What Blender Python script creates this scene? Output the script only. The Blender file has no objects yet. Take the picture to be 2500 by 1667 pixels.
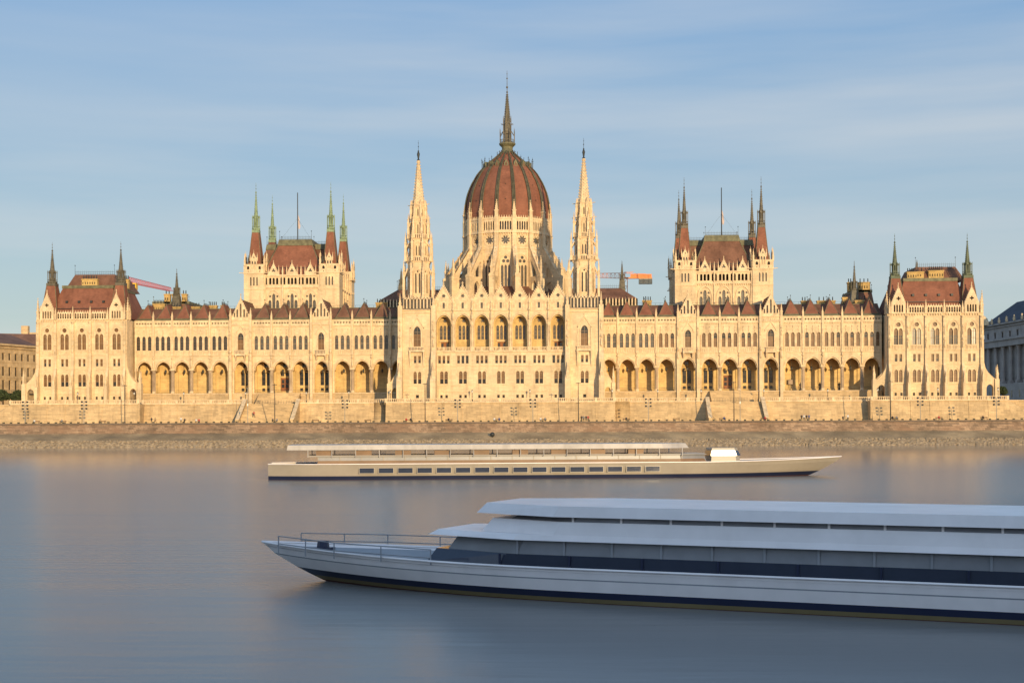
import bpy, bmesh, math, random
from math import sin, cos, tan, atan, pi, radians, sqrt, hypot
from mathutils import Matrix, Vector
from mathutils.geometry import tessellate_polygon
random.seed(7)
HILLH = 42.0; EXPO = 0.0; SKYCLOUD = (4.6, 4.7, 4.75); SKYVEIL = (3.6, 4.15, 4.15); SKYTOP = (1.6, 2.85, 4.8)
scene = bpy.context.scene
col = scene.collection

# ------------------------------------------------------------------ camera
CAM = (21.9, -394.5, 5.6); YAW = radians(2.74); ROLL = -0.0039; FPX = 3472.0
cd = bpy.data.cameras.new('camera'); cam = bpy.data.objects.new('camera', cd); col.objects.link(cam)
cd.lens = 50.0; cd.sensor_width = 36.0; cd.shift_y = 0.0806; cd.clip_end = 9000; cd.clip_start = 0.5
cam.matrix_world = Matrix.Translation(CAM) @ Matrix.Rotation(YAW, 4, 'Z') @ Matrix.Rotation(pi/2, 4, 'X') @ Matrix.Rotation(ROLL, 4, 'Z')
scene.camera = cam
def wx(px, Y):          # where a thing seen at picture column px stands, if its depth is Y
    return CAM[0] + (Y - CAM[1]) * tan(atan((px - 1250) / FPX) - YAW)
def wz(px, py, Y):
    x = wx(px, Y) - CAM[0]; w = (Y - CAM[1]) * cos(YAW) - x * sin(YAW)
    return CAM[2] + (1035 - 0.0039 * (px - 1250) - py) * w / FPX

# ------------------------------------------------------------------ materials
def nd(nt, t, **kw):
    n = nt.nodes.new(t)
    for k, v in kw.items():
        if k in n.inputs.keys(): n.inputs[k].default_value = v
        else: setattr(n, k, v)
    return n
def mix(nt, fac, a, b, blend='MIX'):
    m = nt.nodes.new('ShaderNodeMix'); m.data_type = 'RGBA'; m.blend_type = blend
    for s, v in ((0, fac), (6, a), (7, b)):
        if isinstance(v, bpy.types.NodeSocket): nt.links.new(v, m.inputs[s])
        elif isinstance(v, (int, float)): m.inputs[s].default_value = v
        else: m.inputs[s].default_value = (*v, 1)
    return m.outputs[2]
def noise(nt, vec, scale, detail=4, sc=(1, 1, 1), lo=.35, hi=.65):
    mp = nd(nt, 'ShaderNodeMapping'); mp.inputs['Scale'].default_value = sc
    nt.links.new(vec, mp.inputs[0])
    n = nd(nt, 'ShaderNodeTexNoise', Scale=scale, Detail=detail); nt.links.new(mp.outputs[0], n.inputs[0])
    r = nd(nt, 'ShaderNodeMapRange'); r.inputs[1].default_value = lo; r.inputs[2].default_value = hi
    nt.links.new(n.outputs[0], r.inputs[0]); return r.outputs[0]
def mat(name, c, rough=.8, var=.12, blocks=None, streak=0.0, dark=None, metal=0.0, spec=.3, vscale=.35, bump=0.0):
    m = bpy.data.materials.new(name); m.use_nodes = True; nt = m.node_tree; b = nt.nodes['Principled BSDF']
    b.inputs['Roughness'].default_value = rough; b.inputs['Metallic'].default_value = metal
    b.inputs['Specular IOR Level'].default_value = spec
    g = nd(nt, 'ShaderNodeNewGeometry'); P = g.outputs['Position']
    colr = (*c, 1)
    out = mix(nt, noise(nt, P, vscale, 5), [x * (1 - var) for x in c], [min(1, x * (1 + var)) for x in c])
    fine = noise(nt, P, 2.3, 3)
    out = mix(nt, fine, out, mix(nt, 1.0, out, (1 - var * .6,) * 3, 'MULTIPLY'))
    if blocks:
        bw, bh, amt, mort = blocks
        sx = nd(nt, 'ShaderNodeSeparateXYZ'); nt.links.new(P, sx.inputs[0])
        ad = nd(nt, 'ShaderNodeMath', operation='ADD'); nt.links.new(sx.outputs[0], ad.inputs[0]); nt.links.new(sx.outputs[1], ad.inputs[1])
        cb = nd(nt, 'ShaderNodeCombineXYZ'); nt.links.new(ad.outputs[0], cb.inputs[0]); nt.links.new(sx.outputs[2], cb.inputs[1])
        br = nd(nt, 'ShaderNodeTexBrick'); nt.links.new(cb.outputs[0], br.inputs[0])
        br.inputs['Color1'].default_value = (1 - amt,) * 3 + (1,); br.inputs['Color2'].default_value = (1 + amt * .45, 1 + amt * .4, 1 + amt * .3, 1)
        br.inputs['Mortar'].default_value = (mort,) * 3 + (1,); br.inputs['Scale'].default_value = 1
        br.inputs['Mortar Size'].default_value = .025; br.inputs['Brick Width'].default_value = bw; br.inputs['Row Height'].default_value = bh
        br.inputs['Bias'].default_value = 0.1
        out = mix(nt, 1.0, out, br.outputs[0], 'MULTIPLY')
    if streak:
        s = noise(nt, P, .9, 5, (1, 1, .12), .5, .8)
        out = mix(nt, s, out, mix(nt, 1.0, out, (1 - streak, 1 - streak * 1.05, 1 - streak * 1.1), 'MULTIPLY'))
    if dark:
        s = noise(nt, P, .18, 6, (1, 1, 2.2), .48, .75)
        out = mix(nt, s, out, dark)
    nt.links.new(out, b.inputs['Base Color'])
    if bump:
        n = nd(nt, 'ShaderNodeTexNoise', Scale=4.0, Detail=5); nt.links.new(P, n.inputs[0])
        bp = nd(nt, 'ShaderNodeBump', Strength=bump, Distance=.15); nt.links.new(n.outputs[0], bp.inputs['Height']); nt.links.new(bp.outputs[0], b.inputs['Normal'])
    return m
STONE = mat('limestone', (.68, .505, .295), var=.13, blocks=(1.4, .55, .12, .86), streak=.28, vscale=.22, bump=.35)
TRIM = mat('carved_limestone', (.68, .50, .295), var=.16, streak=.2, vscale=.9, bump=.6)
YSTONE = mat('arcade_limestone', (.62, .42, .17), var=.12, blocks=(1.6, .6, .14, .8), streak=.2)  # yellow of unrestored stone, deepened in the colour for bounced light
TSTONE = mat('terrace_ashlar', (.54, .375, .195), var=.14, blocks=(1.7, .5, .2, .74), streak=.28, vscale=.15, bump=.5)
BROWN = mat('weathered_column_stone', (.42, .30, .19), var=.2, streak=.3)
QWALL = mat('embankment_stone', (.30, .20, .125), var=.22, blocks=(1.3, .46, .42, .6), streak=.4, dark=(.24, .14, .08), vscale=.12, bump=.8)
MUD = mat('silty_slope', (.33, .235, .13), var=.3, dark=(.22, .155, .085), vscale=.12)
PAVE = mat('paving', (.22, .19, .16), var=.15)
GRASS = mat('far_ground', (.2, .19, .14), var=.2)
TILE = mat('red_roof_tile', (.235, .094, .055), rough=.75, var=.14, streak=.25, blocks=(.7, .35, .12, .85), vscale=.3, spec=.2)
TILED = mat('old_roof_tile', (.19, .092, .056), rough=.8, var=.2, streak=.3, blocks=(.7, .35, .12, .85), vscale=.3, spec=.2)
LEAD = mat('oxidised_roof_metal', (.15, .135, .07), rough=.6, var=.25, streak=.3, vscale=.8)
BRONZE = mat('dark_copper_spire', (.12, .10, .065), rough=.55, var=.3, vscale=1.2)
VERD = mat('green_patina_copper', (.22, .28, .16), rough=.6, var=.25, vscale=1.2)
RIBM = mat('dome_rib_metal', (.095, .085, .05), rough=.6, var=.25, vscale=.8)
PATD = mat('dark_green_copper', (.10, .115, .065), rough=.6, var=.25, vscale=1.2)
IRON = mat('black_iron', (.03, .032, .03), rough=.5, var=.1)
POLE = mat('grey_pole', (.28, .26, .22), rough=.5, var=.1)
GLASS = mat('dark_window_glass', (.035, .033, .03), rough=.12, var=.3, spec=.5)
GGLASS = mat('grey_leaded_glass', (.10, .085, .065), rough=.22, var=.3, spec=.5, vscale=1.5)
BLIND = mat('brown_window_blind', (.16, .078, .025), rough=.5, var=.25, spec=.4, vscale=.5)
WOOD = mat('oak_door', (.28, .10, .03), rough=.6, var=.2)
FRAME = mat('window_frame', (.30, .20, .11), rough=.7)
FRAMED = mat('dark_window_frame', (.12, .08, .05), rough=.7)
DARK = mat('painted_void_shade', (.03, .025, .02), rough=.9)  # near-black colour stands in for the shade inside openings and recesses
BRICKC = mat('chimney_brick', (.50, .33, .12), var=.2, blocks=(.6, .3, .2, .8))
CRED = mat('crane_red_paint', (.6, .08, .07), rough=.5)
CORG = mat('crane_orange_paint', (.75, .22, .06), rough=.5)
CYEL = mat('crane_yellow_paint', (.75, .42, .03), rough=.5)
LAMPG = mat('lantern_glass', (.75, .7, .6), rough=.3)
GREYB = mat('grey_facade', (.38, .34, .31), var=.12, streak=.3)
SLATE = mat('slate_roof', (.05, .055, .07), var=.2)
TANB = mat('tan_facade', (.56, .39, .21), var=.15, streak=.3, blocks=(1.5, .6, .15, .8))
REDR = mat('dull_tile_roof', (.17, .09, .06), var=.2)

# ------------------------------------------------------------------ mesh builder
class MB:
    def __init__(s): s.v = []; s.f = []; s.mi = []; s.mats = []; s.M = Matrix.Identity(4); s.smooth = []
    def add(s, vs, fs, m, sm=False):
        o = len(s.v); M = s.M
        s.v += [tuple(M @ Vector(p)) for p in vs]
        if m not in s.mats: s.mats.append(m)
        i = s.mats.index(m)
        for f in fs: s.f.append([a + o for a in f]); s.mi.append(i); s.smooth.append(sm)
        return s
    def box(s, x0, x1, y0, y1, z0, z1, m):
        return s.add([(x0,y0,z0),(x1,y0,z0),(x1,y1,z0),(x0,y1,z0),(x0,y0,z1),(x1,y0,z1),(x1,y1,z1),(x0,y1,z1)],
                     [(0,3,2,1),(4,5,6,7),(0,1,5,4),(1,2,6,5),(2,3,7,6),(3,0,4,7)], m)
    def taper(s, a, z0, b, z1, m):   # a,b = (x0,x1,y0,y1)
        return s.add([(a[0],a[2],z0),(a[1],a[2],z0),(a[1],a[3],z0),(a[0],a[3],z0),(b[0],b[2],z1),(b[1],b[2],z1),(b[1],b[3],z1),(b[0],b[3],z1)],
                     [(0,3,2,1),(4,5,6,7),(0,1,5,4),(1,2,6,5),(2,3,7,6),(3,0,4,7)], m)
    def frus(s, cx, cy, z0, z1, r0, r1, m, n=8, rot=None, sm=False):
        rot = pi / n if rot is None else rot
        a = [(cx + r0*cos(rot+2*pi*k/n), cy + r0*sin(rot+2*pi*k/n), z0) for k in range(n)]
        b = [(cx + r1*cos(rot+2*pi*k/n), cy + r1*sin(rot+2*pi*k/n), z1) for k in range(n)]
        s.add(a + b, [(k, (k+1)%n, n+(k+1)%n, n+k) for k in range(n)], m, sm)
        return s.add(a + b, [tuple(range(n-1,-1,-1)), tuple(range(n, 2*n))], m)
    def lathe(s, cx, cy, prof, m, n=16, rot=None, sm=True):
        rot = pi / n if rot is None else rot
        vs = [(cx + r*cos(rot+2*pi*k/n), cy + r*sin(rot+2*pi*k/n), z) for r, z in prof for k in range(n)]
        return s.add(vs, [(j*n+k, j*n+(k+1)%n, (j+1)*n+(k+1)%n, (j+1)*n+k) for j in range(len(prof)-1) for k in range(n)], m, sm)
    def tube(s, p, q, r, m, n=4, r1=None):
        p = Vector(p); q = Vector(q); d = q - p
        if d.length < 1e-6: return s
        a = d.orthogonal().normalized(); b = d.normalized().cross(a); r1 = r if r1 is None else r1
        vs = [tuple(p + (a*cos(2*pi*k/n) + b*sin(2*pi*k/n))*r) for k in range(n)] + [tuple(q + (a*cos(2*pi*k/n) + b*sin(2*pi*k/n))*r1) for k in range(n)]
        return s.add(vs, [(k, (k+1)%n, n+(k+1)%n, n+k) for k in range(n)] + [tuple(range(n-1,-1,-1)), tuple(range(n, 2*n))], m)
    def ball(s, x, y, z, r, m, n=8, sz=1.0):
        return s.lathe(x, y, [(max(.001, r*sin(pi*j/6)), z - r*sz*cos(pi*j/6)) for j in range(7)], m, n)
    def face(s, outer, holes, y, m):
        loops = [outer] + list(holes); pts = [p for l in loops for p in l]
        tr = tessellate_polygon([[Vector((x, z, 0)) for x, z in l] for l in loops])
        return s.add([(x, y, z) for x, z in pts], [tuple(t) for t in tr], m)
    def wall(s, outer, holes, y0, y1, m, back=False, rm=None):   # slab in local XZ with real openings and their reveals
        s.face(outer, holes, y0, m)
        if back: s.face(outer, holes, y1, m)
        for i, l in enumerate([outer] + list(holes)):
            n = len(l); s.add([(x, y0, z) for x, z in l] + [(x, y1, z) for x, z in l], [(k, (k+1)%n, n+(k+1)%n, n+k) for k in range(n)], (rm or m) if i else m)
        return s
    def panel(s, x0, x1, z0, z1, holes, y0, y1, m, **k): return s.wall([(x0,z0),(x1,z0),(x1,z1),(x0,z1)], holes, y0, y1, m, **k)
    def ring(s, pin, pout, y0, y1, m):
        n = len(pin)
        s.add([(x,y0,z) for x,z in pin] + [(x,y0,z) for x,z in pout] + [(x,y1,z) for x,z in pout] + [(x,y1,z) for x,z in pin],
              [f for k in range(n-1) for f in ((k,k+1,n+k+1,n+k),(n+k,n+k+1,2*n+k+1,2*n+k),(3*n+k,3*n+k+1,k+1,k))], m)
        return s
    def pinn(s, x, y, z, h, w, m, crock=True):     # a gothic pinnacle: shaft, small gables, spirelet, crockets, finial
        a = .38*h; s.box(x-w/2, x+w/2, y-w/2, y+w/2, z, z+a, m); s.box(x-w*.64, x+w*.64, y-w*.64, y+w*.64, z+a*.86, z+a, m)
        s.frus(x, y, z+a, z+h*.93, w*.62, .03, m, 4)
        if crock:
            for j in range(1, 5):
                zz = z + a + (h*.55)*j/5; r = w*.62*(1-j/5*.95) + .07
                for k in range(4): s.ball(x + r*cos(pi/4+k*pi/2), y + r*sin(pi/4+k*pi/2), zz, w*.13, m, 4)
        s.ball(x, y, z+h*.93, w*.2, m, 4, 1.3)
        return s
    def build(s, name, parent=None, loc=None):
        me = bpy.data.meshes.new(name); me.from_pydata(s.v, [], s.f)
        for m in s.mats: me.materials.append(m)
        me.polygons.foreach_set('material_index', s.mi); me.polygons.foreach_set('use_smooth', s.smooth); me.update()
        bm = bmesh.new(); bm.from_mesh(me); bmesh.ops.recalc_face_normals(bm, faces=bm.faces); bm.to_mesh(me); bm.free()
        o = bpy.data.objects.new(name, me); col.objects.link(o)
        if loc: o.location = loc
        if parent: o.parent = parent
        return o
def empty(name, loc=(0,0,0), label=None, cat=None, group=None, parent=None):
    o = bpy.data.objects.new(name, None); col.objects.link(o); o.location = loc; o.empty_display_size = .1
    if parent: o.parent = parent
    tag(o, label, cat, group); return o
def tag(o, label=None, cat=None, group=None, kind=None):
    for k, v in (('label', label), ('category', cat), ('group', group), ('kind', kind)):
        if v: o[k] = v
    return o
def inst(src, parent, loc, rz=0, scale=None, name=None):
    o = src.copy(); col.objects.link(o); o.parent = parent; o.location = loc; o.rotation_euler = (0, 0, rz)
    if scale: o.scale = scale
    return o
def copy_tree(src, loc, rz=0):
    r = src.copy(); col.objects.link(r); r.location = loc; r.rotation_euler = (0, 0, rz)
    for c in src.children:
        d = c.copy(); col.objects.link(d); d.parent = r
        for g in c.children:
            e = g.copy(); col.objects.link(e); e.parent = d
    return r
def arch(cx, w, z0, zs, zt, pt=.35, n=10):       # closed outline of an arched opening, blending round and pointed
    h = w/2; L = [(cx-h, z0)]
    for k in range(n+1):
        u = -cos(pi*k/n); a = abs(u)
        q = (1-pt)*sqrt(max(0, 1-u*u)) + pt*sqrt(max(0, 4-(1+a)**2))/sqrt(3)
        L.append((cx + h*u, zs + (zt-zs)*q))
    L.append((cx+h, z0)); return L
def arcline(cx, w, z0, zs, zt, pt=.35, n=10): return arch(cx, w, z0, zs, zt, pt, n)
def rect(cx, w, z0, z1): return [(cx-w/2, z0), (cx+w/2, z0), (cx+w/2, z1), (cx-w/2, z1)]
def foil(cx, cz, r, n, a0=0, lobe=.48, m=5):     # n-lobed opening
    L = []
    for k in range(n):
        A = a0 + 2*pi*k/n
        for j in range(m):
            t = A + (j/(m-1)-.5)*2*pi/n*.86; q = cos((j/(m-1)-.5)*pi)
            rr = r*(1-lobe) + r*lobe*sqrt(max(0, q)); L.append((cx + rr*cos(t), cz + rr*sin(t)))
    return L
def circ(cx, cz, r, n=14): return [(cx + r*cos(2*pi*k/n), cz + r*sin(2*pi*k/n)) for k in range(n)]

# window meshes: built once, then copied as parts. Local origin = middle of the sill, front at y=0
_protos = {}
def winmesh(w, h, hs, style, nv=1, nh=2, pt=.35):
    key = (w, h, hs, style, nv, nh)
    if key in _protos: return _protos[key]
    b = MB(); o = arch(0, w+.1, -.03, hs, h+.05, pt) if h > hs else rect(0, w+.1, -.03, h+.03)
    fr = FRAME
    if style == 'glass': b.face(o, [], .06, GLASS); fr = FRAMED
    elif style == 'grey': b.face(o, [], .06, GGLASS)
    elif style == 'blind': b.face(o, [], .06, BLIND)
    elif style in ('half', 'third'):
        c = h*(.36 if style == 'third' else .55)
        b.face(o, [], .06, BLIND); b.box(-w/2-.03, w/2+.03, .02, .05, 0, c, GLASS)
    elif style == 'low':
        b.face(o, [], .06, GLASS); b.box(-w/2-.03, w/2+.03, .02, .05, 0, h*.62, BLIND)
    oi = arch(0, w-.14, .07, hs, h-.1, pt) if h > hs else rect(0, w-.14, .07, h-.1)
    oo = arch(0, w+.02, -.01, hs, h+.02, pt) if h > hs else rect(0, w+.02, -.01, h+.02)
    b.ring(oi + oi[:1], oo + oo[:1], -.03, .05, fr)
    for k in range(1, nv+1): x = -w/2 + w*k/(nv+1); b.box(x-.045, x+.045, -.02, .05, .02, h-.06*(h > hs), fr)
    for k in range(1, nh+1): z = hs*k/nh if h > hs else h*k/(nh+1); b.box(-w/2, w/2, -.025, .05, z-.05, z+.05, fr)
    ob = b.build('window'); col.objects.unlink(ob); _protos[key] = ob; return ob
def put(pr, name, parent, x, y, z, rz=0):
    o = pr.copy(); o.name = name; col.objects.link(o); o.parent = parent; o.location = (x, y, z); o.rotation_euler = (0, 0, rz); return o
def balus(b, x0, x1, y, z0, z1, m, step=.55, t=.3):   # balustrade run along local X
    b.box(x0, x1, y-t/2, y+t/2, z0, z0+.16, m); b.box(x0, x1, y-t/2-.05, y+t/2+.05, z1-.18, z1, m)
    n = max(1, int((x1-x0)/step))
    for k in range(n):
        x = x0 + (k+.5)*(x1-x0)/n; b.frus(x, y, z0+.16, z1-.18, .15, .11, m, 6)
def hood(b, cx, hw, z0, za, y, m, t=.22, fin=.9):      # pointed gable moulding above a window
    for s in (-1, 1):
        b.wall([(cx+s*hw, z0), (cx+s*(hw+t), z0), (cx, za+t*1.6), (cx, za)], [], y-.22, y, m)
        b.box(min(cx+s*hw, cx+s*(hw+t))-.05, max(cx+s*hw, cx+s*(hw+t))+.05, y-.25, y, z0-.35, z0, m)
    b.frus(cx, y-.12, za, za+fin, .13, .05, m, 4); b.ball(cx, y-.12, za+fin, .17, m, 4)
# ------------------------------------------------------------------ the parliament
TZ = 11.6                                    # terrace level above the river
PARL = empty('parliament_building', (0, 20, TZ), 'vast pale stone neo-Gothic riverside palace with a central red ribbed dome and many spires', 'building')
PARL.matrix_world = Matrix.Identity(4)
def PB(b, name, parent=None): return b.build(name, parent or PARL)
def spirelet(name, parent, cx, cy, z0, zt, r, m, mb=None):   # open lantern stage with corner posts, then a crocketed needle and a rod with balls
    b = MB(); H = zt - z0
    za = z0 + H*.13; zb = z0 + H*.27; zc = z0 + H*.80
    b.frus(cx, cy, z0, z0+H*.02, r*1.02, r*1.25, m, 8); b.frus(cx, cy, z0+H*.02, z0+H*.045, r*1.25, r*1.25, m, 8)
    for k in range(8):
        a = pi/8 + k*pi/4; x = cx + r*1.15*cos(a); y = cy + r*1.15*sin(a)
        b.tube((x, y, z0), (x, y, zb), .09, m, 4); b.frus(x, y, zb, zb+H*.05, .13, .02, m, 4)
        b.tube((x, y, zb-H*.02), (cx + r*.5*cos(a), cy + r*.5*sin(a), zb+H*.05), .07, m, 4)
    b.lathe(cx, cy, [(r*1.2, z0+H*.075), (r*1.2, z0+H*.085)], m, 8)
    for k in range(8):
        a = k*pi/4; b.box(cx+r*.62*cos(a)-.1, cx+r*.62*cos(a)+.1, cy+r*.62*sin(a)-.1, cy+r*.62*sin(a)+.1, z0, zb, m)
    b.frus(cx, cy, z0, za, r*.62, r*.6, m, 8); b.frus(cx, cy, za, zb, r*.42, r*.42, m, 8)
    b.frus(cx, cy, zb-H*.02, zb+H*.01, r*.85, r*.85, m, 8)
    b.frus(cx, cy, zb, zc, r*.6, .07, m, 8)
    n = 11
    for j in range(n):
        t = (j+.5)/n; zz = zb + (zc-zb)*t; rr = r*.6*(1-t) + .1*t
        for k in range(4):
            a = pi/4 + k*pi/2; b.box(cx+(rr+.06)*cos(a)-.09, cx+(rr+.06)*cos(a)+.09, cy+(rr+.06)*sin(a)-.09, cy+(rr+.06)*sin(a)+.09, zz, zz+.14, m)
    b.tube((cx, cy, zc-.4), (cx, cy, zt), .06, m, 5, .03)
    for q, s in ((.0, .22), (.35, .15), (.7, .13)): b.ball(cx, cy, zc + (zt-zc)*q, s, m, 6)
    return b.build(name, parent)
def crest(b, p, q, h, m, step=.6):      # iron ridge cresting
    p = Vector(p); q = Vector(q); d = (q-p); n = max(2, int(d.length/step))
    b.tube(p+Vector((0,0,.15)), q+Vector((0,0,.15)), .05, m, 4); b.tube(p+Vector((0,0,h*.6)), q+Vector((0,0,h*.6)), .045, m, 4)
    for k in range(n+1):
        c = p + d*k/n; b.tube(c, c+Vector((0,0,h)), .045, m, 4, .02)
    for c in (p, q): b.tube(c, c+Vector((0,0,h*2.1)), .07, m, 4, .03); b.ball(c.x, c.y, c.z+h*2.1, .16, m, 5)
def chimney(parent, x, y, z, w, h, pots=4, d=1.4):
    b = MB(); b.box(x-w/2, x+w/2, y-d/2, y+d/2, z, z+h, BRICKC); b.box(x-w/2-.15, x+w/2+.15, y-d/2-.15, y+d/2+.15, z+h-.35, z+h-.05, BRICKC)
    for k in range(max(2, int(w/.7))): xx = x-w/2+.35+k*.7; b.box(xx-.12, xx+.12, y-d/2-.03, y-d/2, z+h*.35, z+h*.62, DARK)
    for k in range(pots): xx = x - w/2 + (k+.5)*w/pots; b.frus(xx, y, z+h-.05, z+h+1.1, .17, .13, IRON, 6)
    return b.build('chimney', parent)
def clusterstat(b, x, y, z, h, m, r=.3):   # statue under a canopy on a pier: bracket, figure, canopy
    b.frus(x, y, z, z+h*.12, r*.4, r, m, 6); b.lathe(x, y, [(r*.75, z+h*.12), (r*.85, z+h*.3), (r*.62, z+h*.48), (r*.72, z+h*.56), (r*.2, z+h*.6), (r*.33, z+h*.66), (r*.05, z+h*.71)], m, 7)
    b.frus(x, y, z+h*.72, z+h*.8, r*.9, r*1.1, m, 6); b.frus(x, y, z+h*.8, z+h, r*.9, .03, m, 6)

# pinnacle meshes used many times
def proto(b, name): o = b.build(name); col.objects.unlink(o); return o
PIN1 = proto(MB().pinn(0, 0, 0, 3.0, .55, TRIM), 'pinnacle')
PIN2 = proto(MB().pinn(0, 0, 0, 5.2, 1.0, TRIM), 'pinnacle')

# ---- wings
RISALIT = ((49.6, 56.0), (73.0, 79.6))
BAYS = [(27.6, 32.75), (32.75, 38.2), (38.2, 43.75), (43.75, 49.6), (56.0, 61.85), (61.85, 67.3), (67.3, 73.0), (79.6, 85.4), (85.4, 90.9), (90.9, 96.45), (96.45, 102.0), (102.0, 107.6)]
FY = 14.0
def wing(s):
    side = 'grey' if s < 0 else 'blind'
    b = MB(); y0 = FY; W = []            # W: windows (proto, name, x, y, z)
    def P(x0, x1, *a, **k):
        b.panel(min(s*x0, s*x1), max(s*x0, s*x1), *a, **k)
    def BX(x0, x1, *a): b.box(min(s*x0, s*x1), max(s*x0, s*x1), *a)
    allb = [(l, r, 0) for l, r in BAYS] + [(l, r, 1) for l, r in RISALIT]
    for l, r, ris in allb:
        c = s*(l+r)/2; w = 4.6 if not ris else 4.1
        # arcade level: flat slab with the arch cut through it, 1.0 m thick
        P(l, r, 14.8, 25.9, [arch(c, w, 14.8, 21.5, 24.35, .45, 16)], y0, y0+.6, STONE, back=True)
        if w:
            for e, yy in ((.0, -.14), (.28, -.07)):
                b.ring(arch(c, w+e*2, 21.3, 21.5, 24.35+e, .45, 16), arch(c, w+e*2+.5, 21.3, 21.5, 24.35+e+.26, .45, 16), y0+yy, y0, TRIM)
            b.ring(arch(c, w-.5, 21.4, 21.5, 24.0, .45, 16), arch(c, w, 21.4, 21.5, 24.35, .45, 16), y0+.3, y0+.7, TRIM)
        BX(l, r, y0-.15, y0+6.2, TZ-.2, 14.8, TSTONE)
        BX(l, r, y0-.32, y0+.1, 14.62, 14.86, TRIM)
        b.tube((s*l, y0+.45, 15.75), (s*r, y0+.45, 15.75), .05, IRON, 4); b.tube((s*l, y0+.45, 15.3), (s*r, y0+.45, 15.3), .03, IRON, 4)
        # back wall of the arcade
        mid = 49 < l < 79
        holes = []; 
        if mid:
            door = abs((l+r)/2 - 64.6) < 1.5
            for q in (-.72, .72):
                if door: holes.append(arch(c+q, .95, 19.9, 20.8, 21.4, .3, 8))
                else: holes.append(arch(c+q, 1.05, 17.2, 20.9, 21.6, .3, 8)); holes.append(rect(c+q, .9, 15.0, 16.4))
            holes.append(foil(c, 23.05, .75, 4, pi/4))
            if door: holes.append(rect(c, 2.5, 14.9, 19.4))
        P(l, r, 14.8, 24.4, holes, y0+5.3, y0+5.65, YSTONE)
        if mid:
            for q in (-.72, .72):
                if door: W.append((winmesh(.95, 1.5, .9, 'glass', 1, 0), 'arcade_window', c+q, y0+5.5, 19.9))
                else:
                    W.append((winmesh(1.05, 4.4, 3.7, 'glass', 0, 3), 'arcade_window', c+q, y0+5.5, 17.2))
                    W.append((winmesh(.9, 1.4, 1.4, 'glass', 0, 1), 'basement_window', c+q, y0+5.5, 15.0))
            b.box(c-.8, c+.8, y0+5.58, y0+5.62, 22.2, 23.9, GLASS)
            if door: W.append((DOORM, 'door', c, y0+5.5, 14.9))
        b.box(c-w/2-.1, c+w/2+.1, y0+5.15, y0+5.3, 20.9, 21.15, YSTONE); b.box(c-w/2-.1, c+w/2+.1, y0+4.9, y0+5.26, 14.8, 15.5, YSTONE)
        b.box(c-(r-l)/2-.35, c-(r-l)/2+.35, y0+4.95, y0+5.27, 14.8, 21.3, YSTONE)
        # transverse vault ribs and ceiling
        for q in ((l+r)/2,): b.panel(s*l-.2, s*l+.2, 21.3, 24.4, [], y0+.8, y0+5.3, YSTONE)
        BX(l, r, y0+.8, y0+5.65, 24.4, 24.7, YSTONE)
        # string course, relief balustrade, window floor
        BX(l, r, y0-.22, y0, 25.75, 25.98, TRIM)
        if not ris:
            n = 10; bw = (r-l-.5)/n
            b.box(min(s*l,s*r)+.25, max(s*l,s*r)-.25, y0-.2, y0, 27.0, 27.2, TRIM)
            for k in range(n): x = min(s*l, s*r)+.25+bw*(k+.5); b.box(x-.12, x+.12, y0-.16, y0, 25.98, 27.0, TRIM)
            hs = [arch(c+q*1.66, 1.02, 27.35, 30.75, 31.45, .35, 10) for q in (-1, 0, 1)]
            P(l, r, 25.9, 34.3, hs, y0, y0+.5, STONE)
            for q in (-1, 0, 1):
                x = c+q*1.66
                b.ring(arch(x, 1.02, 27.3, 30.75, 31.45, .35, 10), arch(x, 1.34, 27.3, 30.75, 31.68, .35, 10), y0-.14, y0, TRIM)
                b.frus(x, y0-.1, 31.6, 33.2, .14, .05, TRIM, 4); b.box(x-.3, x+.3, y0-.16, y0, 32.35, 32.5, TRIM); b.ball(x, y0-.1, 33.2, .16, TRIM, 4)
                for e in (-.75, .75): b.frus(x+e, y0-.06, 27.3, 30.9, .11, .11, TRIM, 6)
                st = side
                if s < 0 and l > 78: st = 'glass'
                if s > 0: st = 'grey' if l < 43 else random.choice(['blind', 'blind', 'low'])
                W.append((winmesh(1.02, 4.1, 3.4, st, 0 if st != 'glass' else 1, 4 if st == 'glass' else 2), 'lancet_window', x, y0+.2, 27.35))
            for k in range(12): x = min(s*l,s*r) + (r-l)*(k+.5)/12; b.box(x-.11, x+.11, y0-.16, y0, 33.95, 34.2, TRIM)
            BX(l, r, y0-.26, y0+.1, 34.2, 34.42, TRIM)
            qs = [foil(min(s*l,s*r)+.35+(r-l-.7)*(k+.5)/6, 35.15, .34, 4, 0, .5, 4) for k in range(6)]
            P(l, r, 34.42, 35.8, qs, y0-.12, y0+.12, TRIM, back=True)
            BX(l, r, y0-.22, y0+.2, 35.8, 36.02, TRIM)
            BX(l, r, y0+.4, y0+1.2, 34.3, 36.35, LEAD)     # dark gutter strip behind the parapet
        else:
            P(l, r, 25.9, 36.0, [arch(c, 1.75, 27.3, 30.9, 32.3, .4, 12)], y0-.35, y0+.3, STONE)
            b.ring(arch(c, 1.75, 27.3, 30.9, 32.3, .4, 12), arch(c, 2.35, 27.3, 30.9, 32.7, .4, 12), y0-.5, y0-.35, TRIM)
            hood(b, c, 1.45, 32.2, 34.2, y0-.35, TRIM)
            W.append((winmesh(1.75, 5.0, 3.6, 'low', 1, 2), 'balcony_window', c, y0, 27.3))
            b.box(c-1.55, c+1.55, y0-1.35, y0-.35, 25.65, 25.95, TRIM); balus(b, c-1.5, c+1.5, y0-1.2, 25.95, 27.2, TRIM, .42, .24)
            for q in (-1.3, 1.3): b.taper((c+q-.18, c+q+.18, y0-.6, y0-.3), 24.3, (c+q-.2, c+q+.2, y0-1.3, y0-.3), 25.65, TRIM)
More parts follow.
